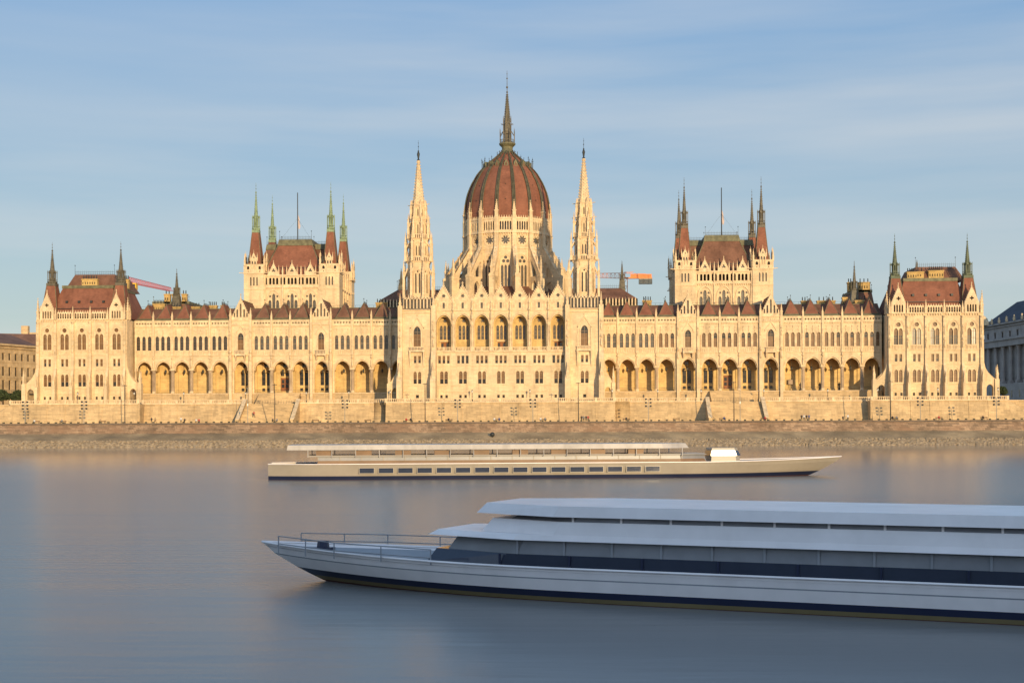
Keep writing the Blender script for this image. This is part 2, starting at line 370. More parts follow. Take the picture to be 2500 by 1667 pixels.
            BX(l, r, y0-.6, y0+.2, 34.5, 34.7, TRIM); BX(l, r, y0-.55, y0+.2, 35.85, 36.1, TRIM)
            for k in range(9): x = min(s*l,s*r) + .6+(r-l-1.2)*(k+.5)/9; b.add([(x-.3,y0-.5,34.75),(x+.3,y0-.5,34.75),(x,y0-.5,35.5),(x-.3,y0-.3,34.75),(x+.3,y0-.3,34.75),(x,y0-.3,35.5)], [(0,1,2),(0,2,5,3),(1,4,5,2)], TRIM)
            for e in (l+.35, r-.35):
                X = s*e
                b.box(X-.42, X+.42, y0-.95, y0, TZ, 25.9, STONE); b.box(X-.36, X+.36, y0-.8, y0-.2, 25.9, 36.1, STONE)
                clusterstat(b, X, y0-.95, 24.0, 3.4, TRIM, .38); b.box(X-.5, X+.5, y0-1.05, y0, TZ, TZ+1.0, STONE)
                clusterstat(b, X+.0, y0-.85, 30.5, 2.8, TRIM, .26)
    for l, r, ris in allb:       # piers between regular bays
        for e in (l, r):
            if any(abs(e-q) < .1 for q in (49.6, 56.0, 73.0, 79.6, 27.6, 107.6)) or e == r: continue
            X = s*e
            b.frus(X, y0+.05, 14.9, 15.5, .62, .54, TRIM, 8); b.lathe(X, y0+.1, [(.46, 15.5), (.44, 20.7), (.56, 20.9), (.5, 21.0), (.66, 21.5)], BROWN, 12)
            b.box(X-.7, X+.7, y0-.7, y0+.1, 21.5, 21.7, TRIM)
            clusterstat(b, X, y0-.25, 22.2, 3.6, TRIM, .34)
            b.box(X-.26, X+.26, y0-.42, y0, 25.7, 36.3, STONE); b.box(X-.34, X+.34, y0-.5, y0, 25.7, 26.4, TRIM)
            b.frus(X, y0-.45, 31.2, 32.6, .2, .02, TRIM, 4)
    o = PB(b, 'wing')
    for pr, nm, x, y, z in W: put(pr, nm, o, x, y, z)
    for l, r, ris in allb:
        if ris:
            c = s*(l+r)/2; g = MB()
            hl = [arch(c+q*1.0, .5, 36.9, 36.9+hh-.35, 36.9+hh, .5, 6) for q, hh in ((-2, .0), (-1, 2.3), (0, 3.9), (1, 2.3), (2, .0)) if hh] + [arch(c+q*1.85, .42, 36.9, 37.9, 38.2, .5, 6) for q in (-1, 1)]
            g.wall([(c-2.75, 36.1), (c+2.75, 36.1), (c+2.75, 36.7), (c, 42.4), (c-2.75, 36.7)], hl, y0-.3, y0+.35, TRIM)
            g.wall([(c-2.6, 36.2), (c+2.6, 36.2), (c+2.6, 36.6), (c, 42.0), (c-2.6, 36.6)], [], y0+.3, y0+.33, GGLASS)
            for q in (-1, 1):
                for k in range(9): t = (k+.5)/9; g.ball(c+q*2.75*(1-t), y0, 36.7+5.7*t+.1, .19, TRIM, 4)
            g.frus(c, y0, 42.3, 43.6, .2, .06, TRIM, 4); g.ball(c, y0, 43.5, .24, TRIM, 4)
            PB(g, 'gable', o)
            for e in (l+.35, r-.35): inst(PIN1, o, (s*e, y0-.5, 36.1), 0, (1.15, 1.15, 1.2))
            g = MB(); g.add([(c-2.7,y0+.4,36.5),(c+2.7,y0+.4,36.5),(c+2.7,y0+15,36.5),(c-2.7,y0+15,36.5),(c,y0+.4,42.0),(c,y0+15,42.0)], [(0,1,4),(1,2,5,4),(2,3,5),(3,0,4,5)], TILED)
            g.tube((c, y0+.4, 42.0), (c, y0+15, 42.0), .12, LEAD, 4); PB(g, 'gable_roof', o)
        elif l > 28:
            inst(PIN1, o, (s*l, y0-.15, 36.2), 0, (.92, .92, .86)) if l not in (56.0, 79.6) else None
        if not ris:                         # steep hipped bay roofs with ridge running back
            c = s*(l+r)/2; g = MB(); hw = 2.2; zt = 41.1 + random.uniform(-.1, .1); mt = TILE if (s > 0 or l > 78) else TILED
            if l < 28: hw = 2.0
            Y = y0+1.2
            g.add([(c-hw,Y,36.5),(c+hw,Y,36.5),(c+hw,Y+10,36.5),(c-hw,Y+10,36.5),(c,Y+2.6,zt),(c,Y+9,zt)], [(0,1,4),(1,2,5,4),(2,3,5),(3,0,4,5)], mt)
            for q in (-1, 1): g.tube((c+q*hw, Y, 36.5), (c, Y+2.6, zt), .09, LEAD, 4)
            for k in range(14): x = c-hw+2*hw*(k+.5)/14; g.box(x-.05, x+.05, Y-.1, Y-.02, 35.9, 36.7, IRON)
            g.box(c-hw-.1, c+hw+.1, Y-.05, Y+.3, 36.45, 36.75, LEAD)
            crest(g, (c, Y+2.8, zt), (c, Y+8.5, zt), .55, IRON, .8)
            PB(g, 'bay_roof', o)
    # main roof mass behind
    g = MB(); xa, xb = sorted((s*28, s*108))
    g.add([(xa,16,36.3),(xb,16,36.3),(xb,21.5,39.9),(xa,21.5,39.9),(xa,45,39.9),(xb,45,39.9)], [(0,1,2,3),(3,2,5,4)], TILED)
    g.box(xa, xb, 20.6, 60, TZ, 36.4, STONE); g.tube((xa, 21.5, 40.0), (xb, 21.5, 40.0), .12, LEAD, 4)
    for k in range(60): x = xa + (xb-xa)*k/60; g.tube((x, 21.6, 39.9), (x, 21.6, 40.7), .03, IRON, 3)
    g.tube((xa, 21.6, 40.7), (xb, 21.6, 40.7), .03, IRON, 3)
    PB(g, 'main_roof', o)
    return o
_d = MB(); _d.box(-1.2, 1.2, .02, .1, 0, 4.5, WOOD)
for q in (-.6, .6):
    _d.box(q-.5, q+.5, -.03, .02, .1, 1.3, WOOD); _d.box(q-.38, q+.38, -.02, .03, 1.6, 2.6, GLASS); _d.box(q-.38, q+.38, -.02, .03, 2.9, 4.0, GLASS)
_d.box(-.05, .05, -.06, .02, 0, 4.5, FRAMED); _d.box(-1.25, 1.25, -.08, .1, 4.3, 4.55, WOOD); _d.ball(.12, -.09, 1.9, .07, IRON, 5)
DOORM = proto(_d, 'door')
WL = wing(-1); WR = wing(1)
for s, W_, xs in ((-1, WL, ((103.2, 3.6, 41.2), (98.2, 3.2, 40.3), (92.5, 3.2, 40.3), (87.0, 2.4, 40.6), (36.5, 3.2, 41.0), (84.0, 1.2, 40.6))), (1, WR, ((87.2, 1.5, 40.6), (93.6, 5.2, 40.6), (104.2, 4.6, 40.6), (99.0, 1.4, 41.5), (41.6, 2.6, 41.0)))):
    for x, w, z in xs: chimney(W_, s*x, 24 if x > 60 else 23, 38.6, w, z-38.0, 4 if w > 2 else 2)

# ---- pavilions at both ends
def pavilion(s):
    b = MB(); W = []; y0 = 7.5; cs = [s*(110.8+5.05*k) for k in range(5)]
    xa, xb = sorted((s*108.3, s*133.9)); st = ['blind', 'half', 'grey']
    holes = []
    for c in cs:
        for q in (-.62, .62):
            holes.append(rect(c+q*1.3, .62, 13.1, 13.95)); W.append((winmesh(.62, .85, .85, 'glass', 0, 1), 'basement_window', c+q*1.3, y0+.3, 13.1))
            holes.append(arch(c+q, .98, 16.85, 19.7, 20.35, .3, 8)); W.append((winmesh(.98, 3.5, 2.85, random.choice(['blind', 'third', 'third']) if s < 0 else 'blind', 0, 2), 'arched_window', c+q, y0+.3, 16.85))
            holes.append(rect(c+q*1.05, .72, 22.6, 24.7)); W.append((winmesh(.72, 2.1, 2.1, random.choice(['half', 'third', 'blind']), 0, 1), 'square_window', c+q*1.05, y0+.3, 22.6))
            holes.append(arch(c+q*1.05, 1.1, 27.35, 31.1, 31.95, .4, 8)); W.append((winmesh(1.1, 4.6, 3.75, 'blind' if s < 0 else random.choice(['grey', 'half', 'grey']), 1, 2), 'tall_window', c+q*1.05, y0+.3, 27.35))
        holes.append(circ(c, 32.95, .62)); b.box(c-.8, c+.8, y0+.32, y0+.36, 32.2, 33.7, BLIND)
    b.panel(xa, xb, TZ, 36.0, holes, y0, y0+.45, STONE)
    for c in cs:
        for e in (.0, .3): b.ring(arch(c, 3.1+e*2, 31.0, 31.6, 34.1+e*1.1, .35, 14), arch(c, 3.4+e*2, 31.0, 31.6, 34.35+e*1.1, .35, 14), y0-.16+e*.2, y0, TRIM)
        b.ring(circ(c, 32.95, .62)+circ(c, 32.95, .62)[:1], circ(c, 32.95, .82)+circ(c, 32.95, .82)[:1], y0-.1, y0, TRIM)
        b.ring(arch(c, 2.7, 19.6, 19.8, 21.1, .1, 10), arch(c, 3.05, 19.6, 19.8, 21.3, .1, 10), y0-.12, y0, TRIM)
        b.box(c-1.2, c+1.2, y0-.1, y0, 24.75, 24.92, TRIM); b.box(c-1.2, c+1.2, y0-.14, y0, 22.4, 22.55, TRIM)
        b.box(c-1.6, c+1.6, y0-.22, y0, 27.05, 27.25, TRIM)
        for k in range(8): x = c-1.4+2.8*k/7; b.box(x-.1, x+.1, y0-.17, y0, 26.05, 27.05, TRIM)
        b.frus(c, y0-.12, 27.3, 31.3, .12, .12, TRIM, 6)
        for k in range(6): x = c-2.2+4.4*(k+.5)/6; b.box(x-.14, x+.14, y0-.3, y0, 35.45, 35.9, TRIM)
    for z, t in ((14.6, .12), (16.3, .14), (21.8, .16), (25.85, .22), (35.95, .4)): b.box(xa, xb, y0-t, y0, z, z+.2, TRIM)
    for e in (108.35, 113.33, 118.38, 123.43, 128.48, 133.6):
        X = s*e; en = e in (108.35, 133.6)
        b.box(X-.42, X+.42, y0-2.3, y0, TZ, 16.4, STONE); b.taper((X-.42, X+.42, y0-2.3, y0), 16.4, (X-.4, X+.4, y0-1.7, y0), 17.2, STONE)
        b.box(X-.36, X+.36, y0-1.6, y0, 17.2, 19.6, STONE); b.taper((X-.36, X+.36, y0-1.6, y0), 19.6, (X-.36, X+.36, y0-.6, y0), 22.0, TRIM)
        b.pinn(X, y0-2.0, 16.6, 3.6, .5, TRIM); b.box(X-.36, X+.36, y0-.6, y0, 22.0, 34.8, STONE)
        clusterstat(b, X, y0-.75, 26.4, 3.0, TRIM, .27); clusterstat(b, X, y0-.7, 30.0, 2.8, TRIM, .24)
        b.frus(X, y0-.4, 34.8, 35.4, .3, .5, TRIM, 6)
    # parapet arcade between the gables
    for k in (1, 2, 3):
        c = cs[k]; b.panel(c-2.1, c+2.1, 36.15, 38.2, [arch(c-1.75+.7*j, .42, 36.35, 37.55, 37.85, .4, 5) for j in range(6)], y0-.15, y0+.1, TRIM, back=True)
        for j in range(6): b.frus(c-1.75+.7*j, y0, 38.2, 38.75, .2, .03, TRIM, 4)
    b.box(xa+.1, xb-.1, y0+.6, 40, 34, 36.15, LEAD)
    # side walls
    for X in (xa, xb):
        b.box(X-.05 if X == xa else X-.4, X+.4 if X == xa else X+.05, y0+.45, 48, TZ, 36, STONE)
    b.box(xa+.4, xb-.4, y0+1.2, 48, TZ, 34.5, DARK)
    o = PB(b, 'pavilion')
    for pr, nm, x, y, z in W: put(pr, nm, o, x, y, z)
    for k in (0, 4):
        c = cs[k]; g = MB()
        g.wall([(c-2.0, 36.15), (c+2.0, 36.15), (c+2.0, 39.0), (c, 43.6), (c-2.0, 39.0)], [arch(c-1.08+.72*j, .46, 36.4, 38.1, 38.5, .4, 5) for j in range(4)] + [foil(c, 40.2, .62, 4, 0, .5, 4)], y0-.3, y0+.3, TRIM)
        g.box(c-.8, c+.8, y0+.31, y0+.34, 39.4, 41.0, DARK); g.box(c-1.6, c+1.6, y0+.5, y0+.55, 36.2, 38.8, GGLASS)
        for q in (-1, 1):
            for j in range(8): t = (j+.5)/8; g.ball(c+q*2.0*(1-t), y0, 39.0+4.6*t+.1, .17, TRIM, 4)
        g.frus(c, y0, 43.5, 44.7, .17, .05, TRIM, 4); g.ball(c, y0, 44.4, .22, TRIM, 4)
        PB(g, 'gable', o)
        # steep turret roof, lantern and spire
        g = MB(); tx = c + (.0 if k == 0 else .0); ty = y0+4.2
        g.taper((tx-2.3, tx+2.3, ty-2.6, ty+2.6), 38.2, (tx-1.25, tx+1.25, ty-1.25, ty+1.25), 46.2, TILE)
        for qx in (-1, 1):
            for qy in (-1, 1): g.tube((tx+qx*2.3, ty+qy*2.6, 38.2), (tx+qx*1.25, ty+qy*1.25, 46.2), .1, LEAD, 4)
        g.box(tx-1.35, tx+1.35, ty-1.35, ty+1.35, 46.1, 46.9, PATD if s > 0 else BRONZE); PB(g, 'turret_roof', o)
        spirelet('spire', o, tx, ty, 46.9, 58.9, 1.15, PATD if s > 0 else BRONZE)
    for e, h in ((108.4, 1.5), (113.33, 1.15), (118.38, 1.3), (123.43, 1.3), (128.48, 1.15), (133.6, 1.5)): inst(PIN1, o, (s*e, y0-.2, 36.1), 0, (1.0, 1.0, h))
    for e in (108.0, 134.3):                            # cluster of outer corner pinnacles
        inst(PIN1, o, (s*e, y0+1.6, 36.1), 0, (1.2, 1.2, 2.2)); inst(PIN1, o, (s*e, y0+3.4, 36.1), 0, (1.1, 1.1, 1.5))
    # main roof
    g = MB(); a, c2 = sorted((s*113.0, s*129.0))
    g.taper((a-2.5, c2+2.5, y0+1.4, y0+30), 37.0, (a+.6, c2-.6, y0+5.5, y0+26), 45.6, TILE); g.box(a-2.6, c2+2.6, y0+1.2, y0+1.6, 37.0, 37.3, LEAD)
    g.box(a+.4, c2-.4, y0+5.3, y0+26, 45.5, 46.4, LEAD)
    d0, d1 = sorted((s*117.0, s*130.5)) if s > 0 else (-128.5, -114.5)
    g.taper((d0-.2, d1+1.2, y0+9, y0+30), 46.0, (d0+1.4, d1-.8, y0+12, y0+26), 50.2, TILED); crest(g, (d0+1.4, y0+12, 50.2), (d1-.8, y0+12, 50.2), 1.3, IRON, .55)
    for k in range(4): x = a+2.6+(c2-a-5.2)*k/3; g.box(x-.32, x+.32, y0+2.9, y0+3.6, 41.1, 41.75, IRON)
    g.box(a-1.0, c2+1.0, y0+1.9, y0+2.2, 39.35, 39.5, IRON)
    PB(g, 'main_roof', o)
    if s > 0: chimney(o, 116.2, y0+7, 46, 2.9, 2.3, 5); chimney(o, 123.6, y0+10, 46.4, 4.2, 2.6, 7); chimney(o, 118.9, y0+9, 46.4, 2.0, 2.2, 2); chimney(o, 112.3, y0+12, 46, 1.2, 2.6, 2)
    else: chimney(o, -121.5, y0+9, 46.2, 4.6, 2.4, 6); chimney(o, -111.6, y0+9, 45.6, 3.4, 2.8, 7)
    # outer flying buttress with a doorway and a pinnacled pier (and the smaller inner one)
    for e0, e1, zt in ((133.9, 138.2, 24.0), (108.3, 104.0, 23.0)):
        g = MB(); x0, x1 = s*e0, s*e1; d = (x1-x0); A = lambda t: x0 + d*t
        prof = [(A(0), TZ), (A(1), TZ), (A(1), 18.3), (A(.8), 17.6), (A(.45), 19.0), (A(.22), 20.8), (A(.1), 23.0), (A(0), 25.5)]
        g.wall(prof, [arch(A(.5), 1.9, TZ+.02, 15.0, 16.2, .4, 10)], y0+.3, y0+1.7, STONE, back=True)
        for j in range(10): t = j/9; zz = 17.7 + 1.6*(t) ; g.ball(A(.8-.38*t), y0+.9, zz+.12, .16, TRIM, 4)
        g.box(min(A(.8), A(1.08)), max(A(.8), A(1.08)), y0-.2, y0+1.6, TZ, 17.6, STONE); g.pinn(A(.97), y0+.3, 17.6, 4.2, .62, TRIM); g.pinn(A(.97), y0+1.4, 17.6, 3.8, .5, TRIM)
        g.taper((min(x0, A(.14)), max(x0, A(.14)), y0, y0+3.5), TZ, (min(x0, A(.1)), max(x0, A(.1)), y0+.2, y0+3.0), 36, STONE)
        PB(g, 'flying_buttress', o)
    return o
PL = pavilion(-1); PR = pavilion(1)
# ---- central block
def central():
    b = MB(); W = []; y0 = 0.0; cs = [5.3*k for k in range(-3, 4)]; X1 = 18.55
    holes = []
    for i, c in enumerate(cs):
        for q in (-.72, .72):
            holes.append(rect(c+q, .68, 12.9, 13.75)); W.append((winmesh(.68, .85, .85, 'glass', 0, 1), 'basement_window', c+q, .3, 12.9))
            holes.append(arch(c+q*.86, 1.02, 16.85, 19.7, 20.35, .3, 8)); W.append((winmesh(1.02, 3.5, 2.85, 'blind' if i == 3 else 'third', 0, 2), 'arched_window', c+q*.86, .3, 16.85))
        for q in (-1.22, 0, 1.22): holes.append(rect(c+q, .74, 22.5, 24.65)); W.append((winmesh(.74, 2.15, 2.15, random.choice(['glass', 'half', 'third']), 0, 1), 'square_window', c+q, .3, 22.5))
    b.panel(-X1, X1, TZ, 25.9, holes, y0, .45, STONE)
    b.panel(-X1, X1, 25.9, 37.2, [arch(c, 4.15, 26.0, 33.3, 36.0, .25, 18) for c in cs], y0, 1.0, STONE, back=True)
    b.box(-X1, X1, .45, 5.2, 25.4, 25.95, STONE); b.box(-X1, X1, 1.0, 5.2, 36.3, 36.6, YSTONE)
    for z, t in ((14.7, .12), (16.35, .14), (21.8, .15), (25.65, .3), (37.1, .25)): b.box(-X1, X1, y0-t, y0, z, z+.22, TRIM)
    hb = []
    for i, c in enumerate(cs):
        b.ring(arch(c, 4.15, 33.0, 33.3, 36.0, .25, 18), arch(c, 4.55, 33.0, 33.3, 36.22, .25, 18), -.1, 0, TRIM); b.ring(arch(c, 4.7, 33.0, 33.3, 36.4, .25, 18), arch(c, 4.95, 33.0, 33.3, 36.6, .25, 18), -.2, 0, TRIM)
        b.ring(arch(c, 3.5, 26.0, 33.2, 35.6, .25, 14), arch(c, 4.15, 26.0, 33.2, 36.0, .25, 14), .9, 1.5, YSTONE)
        b.ring(arch(c, 2.7, 19.6, 19.8, 21.0, .15, 10), arch(c, 3.0, 19.6, 19.8, 21.2, .15, 10), -.1, 0, TRIM)
        b.box(c-1.75, c+1.75, -.1, 0, 24.75, 24.9, TRIM)
        for q in (-1.25, 1.25): b.box(c+q-.08 + (.1 if q < 0 else -.1), c+q+.08 + (.1 if q < 0 else -.1), -.07, 0, 16.9, 19.8, TRIM)
        for q in (-1.05, 0, 1.05):
            hb.append(arch(c+q, .82, 29.3, 32.6, 33.3, .35, 8)); W.append((winmesh(.82, 4.0, 3.3, 'grey', 0, 3), 'loggia_window', c+q, 3.5, 29.3))
        hb.append(circ(c, 34.6, .72)); b.box(c-.8, c+.8, 3.6, 3.65, 33.8, 35.4, GGLASS)
        b.ring(foil(c, 34.6, .62, 6, 0, .5, 4)+foil(c, 34.6, .62, 6, 0, .5, 4)[:1], [(c+.75*cos(t*2*pi/24), 34.6+.75*sin(t*2*pi/24)) for t in range(25)], 3.42, 3.5, YSTONE)
        if i in (0, 3, 6): hb.append(rect(c, 2.2, 26.0, 28.6)); W.append((DOORM2, 'door', c, 3.5, 26.0)); b.box(c-1.4, c+1.4, 2.9, 3.3, 28.75, 29.0, TRIM)
        balus(b, c-2.15, c-.15, .1, 25.95, 27.05, TRIM, .36, .24); balus(b, c+.15, c+2.15, .1, 25.95, 27.05, TRIM, .36, .24); b.box(c-.17, c+.17, -.1, .3, 25.95, 27.1, TRIM)
    b.panel(-X1, X1, 25.9, 36.4, hb, 3.3, 3.7, YSTONE)
    for k in range(8):
        X = -18.55+5.3*k
        b.frus(X, -.18, 27.0, 32.7, .28, .26, TRIM, 8); b.box(X-.5, X+.5, -.35, 0, 25.9, 27.1, TRIM); b.frus(X, -.18, 32.7, 33.4, .3, .52, TRIM, 8)
        b.frus(X-.42, -.05, 27.0, 33.0, .13, .13, TRIM, 6); b.frus(X+.42, -.05, 27.0, 33.0, .13, .13, TRIM, 6)
        clusterstat(b, X, -.45, 34.6, 3.6, TRIM, .4); clusterstat(b, X, -.3, 37.4, 2.4, TRIM, .28)
        b.box(X-.2, X+.2, -.3, 0, 33.4, 40.0, TRIM)
        for q in (0, 1): b.box(X-(.35 if q else .6), X+(.35 if q else .6), 1.0, 3.3, 36.0-.3*q, 36.35, YSTONE)
        if 0 < k < 7: b.pinn(X, -.1, 39.9, 2.2, .34, TRIM)
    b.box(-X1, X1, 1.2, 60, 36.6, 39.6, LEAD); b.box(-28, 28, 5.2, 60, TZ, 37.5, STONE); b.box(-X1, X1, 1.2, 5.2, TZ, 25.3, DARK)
    o = PB(b, 'central_block')
    for pr, nm, x, y, z in W: put(pr, nm, o, x, y, z)
    for c in cs:
        g = MB()
        g.wall([(c-2.6, 37.3), (c+2.6, 37.3), (c+2.6, 39.9), (c, 44.1), (c-2.6, 39.9)], [rect(c, .62, 37.8, 39.4), foil(c, 41.3, .58, 6, 0, .4, 4)], 0, .8, TRIM)
        g.box(c-.8, c+.8, .45, .5, 37.5, 42.2, GGLASS)
        for q in (-1.95, -1.1, 1.1, 1.95):        # blind arcade recess lines
            g.ring(arch(c+q, .5, 37.6, 39.2, 39.55, .35, 6), arch(c+q, .68, 37.6, 39.2, 39.68, .35, 6), -.13, 0, TRIM)
        g.box(c-2.6, c+2.6, -.12, 0, 39.95, 40.1, TRIM)
        for q in (-1, 1):
            g.wall([(c+q*2.6, 39.9), (c+q*2.35, 39.9), (c, 43.7), (c, 44.1)], [], -.2, 0, TRIM)
            for j in range(8): t = (j+.5)/8; g.box(c+q*2.6*(1-t)-.13, c+q*2.6*(1-t)+.13, -.15, .3, 39.95+4.2*t, 40.35+4.2*t, TRIM)
        g.frus(c, .1, 44.0, 45.2, .16, .07, TRIM, 4); g.ball(c, .1, 45.1, .2, TRIM, 4); g.box(c-.3, c+.3, 0, .2, 44.72, 44.86, TRIM)
        g.add([(c-2.5,.8,39.8),(c+2.5,.8,39.8),(c+2.5,6,39.8),(c-2.5,6,39.8),(c,.8,43.8),(c,6,43.8)], [(0,1,4),(1,2,5,4),(2,3,5),(3,0,4,5)], TILED)
        PB(g, 'gable', o)
    # cross roof with a dormer arcade far behind
    g = MB(); g.taper((-39.5, 39.5, 38, 60), 43.4, (-34.5, 34.5, 44, 54), 47.2, TILED); g.box(-40, 40, 38, 60, 36, 41.2, TILED)
    g.box(-39.5, 39.5, 38.2, 60, 41.2, 43.4, DARK); crest(g, (-34.5, 44, 47.2), (34.5, 44, 47.2), 1.3, IRON, .6)
    for s in (-1, 1):
        for k in range(10): x = s*(30+1.15*k*.85); g.box(x-.2, x+.2, 37.6, 38.1, 41.0, 43.3, TRIM); g.frus(x, 37.8, 43.3, 43.9, .2, .04, TRIM, 4)
    PB(g, 'cross_roof', o)
    return o
_d = MB(); _d.box(-1.1, 1.1, .02, .1, 0, 2.6, WOOD)
for q in (-.75, 0, .75): _d.box(q-.27, q+.27, -.04, .02, .2, 2.3, GLASS if q else WOOD)
_d.box(-.42, -.34, -.06, .02, 0, 2.6, FRAMED); _d.box(.34, .42, -.06, .02, 0, 2.6, FRAMED); _d.ball(.1, -.08, 1.1, .06, IRON, 5)
DOORM2 = proto(_d, 'door')
CB = central()

# ---- towers either side of the central block
def ftower(s):
    cx = s*23.2; b = MB(); W = []; y0 = -1.2; xa, xb = cx-4.3, cx+4.3
    holes = [rect(cx, .85, 12.9, 13.8), arch(cx, 2.0, 27.2, 31.2, 32.8, .4, 12)]
    W.append((winmesh(.85, .9, .9, 'glass', 0, 0), 'basement_window', cx, y0+.3, 12.9)); W.append((winmesh(2.0, 5.6, 4.0, 'low', 1, 2), 'balcony_window', cx, y0+.3, 27.2))
    for q in (-.62, .62):
        holes.append(arch(cx+q, .92, 16.85, 19.6, 20.25, .3, 8)); W.append((winmesh(.92, 3.4, 2.75, 'third', 0, 2), 'arched_window', cx+q, y0+.3, 16.85))
        holes.append(rect(cx+q, .72, 22.6, 24.6)); W.append((winmesh(.72, 2.0, 2.0, 'half', 0, 1), 'square_window', cx+q, y0+.3, 22.6))
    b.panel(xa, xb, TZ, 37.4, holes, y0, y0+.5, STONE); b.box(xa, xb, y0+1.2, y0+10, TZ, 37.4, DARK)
    for X in (xa, xb): b.box(X-.25, X+.25, y0, y0+12, TZ, 37.4, STONE)
    b.ring(arch(cx, 2.0, 27.2, 31.2, 32.8, .4, 12), arch(cx, 2.7, 27.2, 31.2, 33.2, .4, 12), y0-.18, y0, TRIM); hood(b, cx, 1.7, 32.6, 35.0, y0, TRIM, .26)
    for q in (-1, 1): b.box(cx+q*1.85-.12, cx+q*1.85+.12, y0-.25, y0, 27.0, 32.5, TRIM); b.taper((cx+q*1.9-.2, cx+q*1.9+.2, y0-.3, y0), 21.6, (cx+q*1.9-.22, cx+q*1.9+.22, y0-1.0, y0), 25.7, TRIM)
    b.ring(arch(cx, 2.5, 19.5, 19.7, 20.9, .15, 10), arch(cx, 2.8, 19.5, 19.7, 21.1, .15, 10), y0-.1, y0, TRIM)
    b.box(cx-2.2, cx+2.2, y0-1.1, y0, 25.7, 26.0, TRIM); balus(b, cx-2.1, cx+2.1, y0-.95, 26.0, 27.1, TRIM, .4, .24)
    for z, t in ((14.7, .12), (16.35, .14), (21.8, .15), (36.5, .3), (37.3, .45)): b.box(xa, xb, y0-t, y0, z, z+.22, TRIM)
    for q, X in ((-1, xa), (1, xb)):
        X += q*.35
        b.box(X-.75, X+.75, y0-3.6, y0+1, TZ, 17.6, STONE); b.taper((X-.75, X+.75, y0-3.6, y0+1), 17.6, (X-.7, X+.7, y0-2.6, y0+1), 19.2, TRIM)
        b.box(X-.66, X+.66, y0-2.2, y0+1, 19.2, 23.5, STONE); b.taper((X-.66, X+.66, y0-2.2, y0+1), 23.5, (X-.62, X+.62, y0-.9, y0+1), 26.0, TRIM)
        b.pinn(X, y0-3.0, 18.2, 4.6, .72, TRIM); b.box(X-.62, X+.62, y0-.9, y0+1, 26.0, 38.5, STONE)
        clusterstat(b, X, y0-1.1, 27.0, 3.6, TRIM, .36); clusterstat(b, X, y0-1.0, 31.4, 3.4, TRIM, .32); b.pinn(X, y0-.6, 37.6, 4.6, .62, TRIM)
    for sgn in (s,):        # outer stepped side buttress down to a pinnacled pier, with an arched passage
        A = lambda t: cx + s*(4.6 + 3.5*t)
        b.wall([(A(0), TZ), (A(1), TZ), (A(1), 17.2), (A(.75), 17.8), (A(.45), 19.4), (A(.25), 23.5), (A(.12), 33.0), (A(0), 37.0)], [arch(A(.52), 1.7, TZ+.02, 14.4, 15.8, .4, 10)], y0+.8, y0+2.6, STONE, back=True)
        b.box(min(A(.82), A(1.12)), max(A(.82), A(1.12)), y0+.3, y0+2.8, TZ, 17.0, STONE); b.pinn(A(.97), y0+.8, 17.0, 4.4, .66, TRIM); b.pinn(A(.97), y0+2.2, 17.0, 4.8, .6, TRIM)
        for j in range(8): t = j/7; b.ball(A(.75-.3*t), y0+1.0, 17.9+1.6*t, .17, TRIM, 4)
    # arcaded parapet
    for j in range(8):
        x = xa+.5+(xb-xa-1)*(j+.5)/8; b.ring(arch(x, .62, 37.75, 40.0, 40.45, .3, 6), arch(x, .95, 37.75, 40.0, 40.7, .3, 6), y0-.4, y0+.5, TRIM)
        b.frus(x, y0-.1, 40.7, 41.6, .22, .04, TRIM, 4)
    b.box(xa, xb, y0+.35, y0+.5, 37.5, 40.7, GGLASS); b.box(xa+.3, xb-.3, y0+.6, y0+9, 37.4, 40.9, STONE)
    o = PB(b, 'flanking_tower')
    for pr, nm, x, y, z in W: put(pr, nm, o, x, y, z)
    # octagonal stages
    cy = 3.6
    def stage(z0, z1, R, ring, hw, zl0, zl1, bal=True, pin=4.0, two=True):
        g = MB(); ap = R*cos(pi/8); half = R*sin(pi/8)
        for k in range(8):
            g.M = Matrix.Translation((cx, cy, 0)) @ Matrix.Rotation(k*pi/4, 4, 'Z') @ Matrix.Translation((0, -ap, 0))
            hs = [arch(q*hw*.62, hw*.5, zl0, zl1-.6, zl1, .5, 5) for q in (-1, 1)] if two else [arch(0, hw*.6, zl0, zl1-.6, zl1, .5, 5)]
            if two and zl1-zl0 > 3: hs.append(circ(0, zl1+.45, .26, 8))
            g.panel(-half, half, z0, z1, hs, 0, .4, STONE)
            g.ring(arch(0, hw*2.1, zl0, zl1-.3, zl1+1.0, .5, 8), arch(0, hw*2.5, zl0, zl1-.3, zl1+1.35, .5, 8), -.16, 0, TRIM)
            g.box(-half, half, -.25, 0, z1-.25, z1, TRIM); g.box(-half, half, -.15, 0, zl0-.35, zl0-.15, TRIM)
            if bal:
                for j in range(4): x = -half + 2*half*(j+.5)/4; g.box(x-.13, x+.13, -.5, -.3, z1, z1+.95, TRIM)
                g.box(-half-.15, half+.15, -.55, -.25, z1+.95, z1+1.15, TRIM)
        g.M = Matrix.Identity(4)
        g.frus(cx, cy, z0, z1-.1, ap-.5, ap-.5, GGLASS, 8)
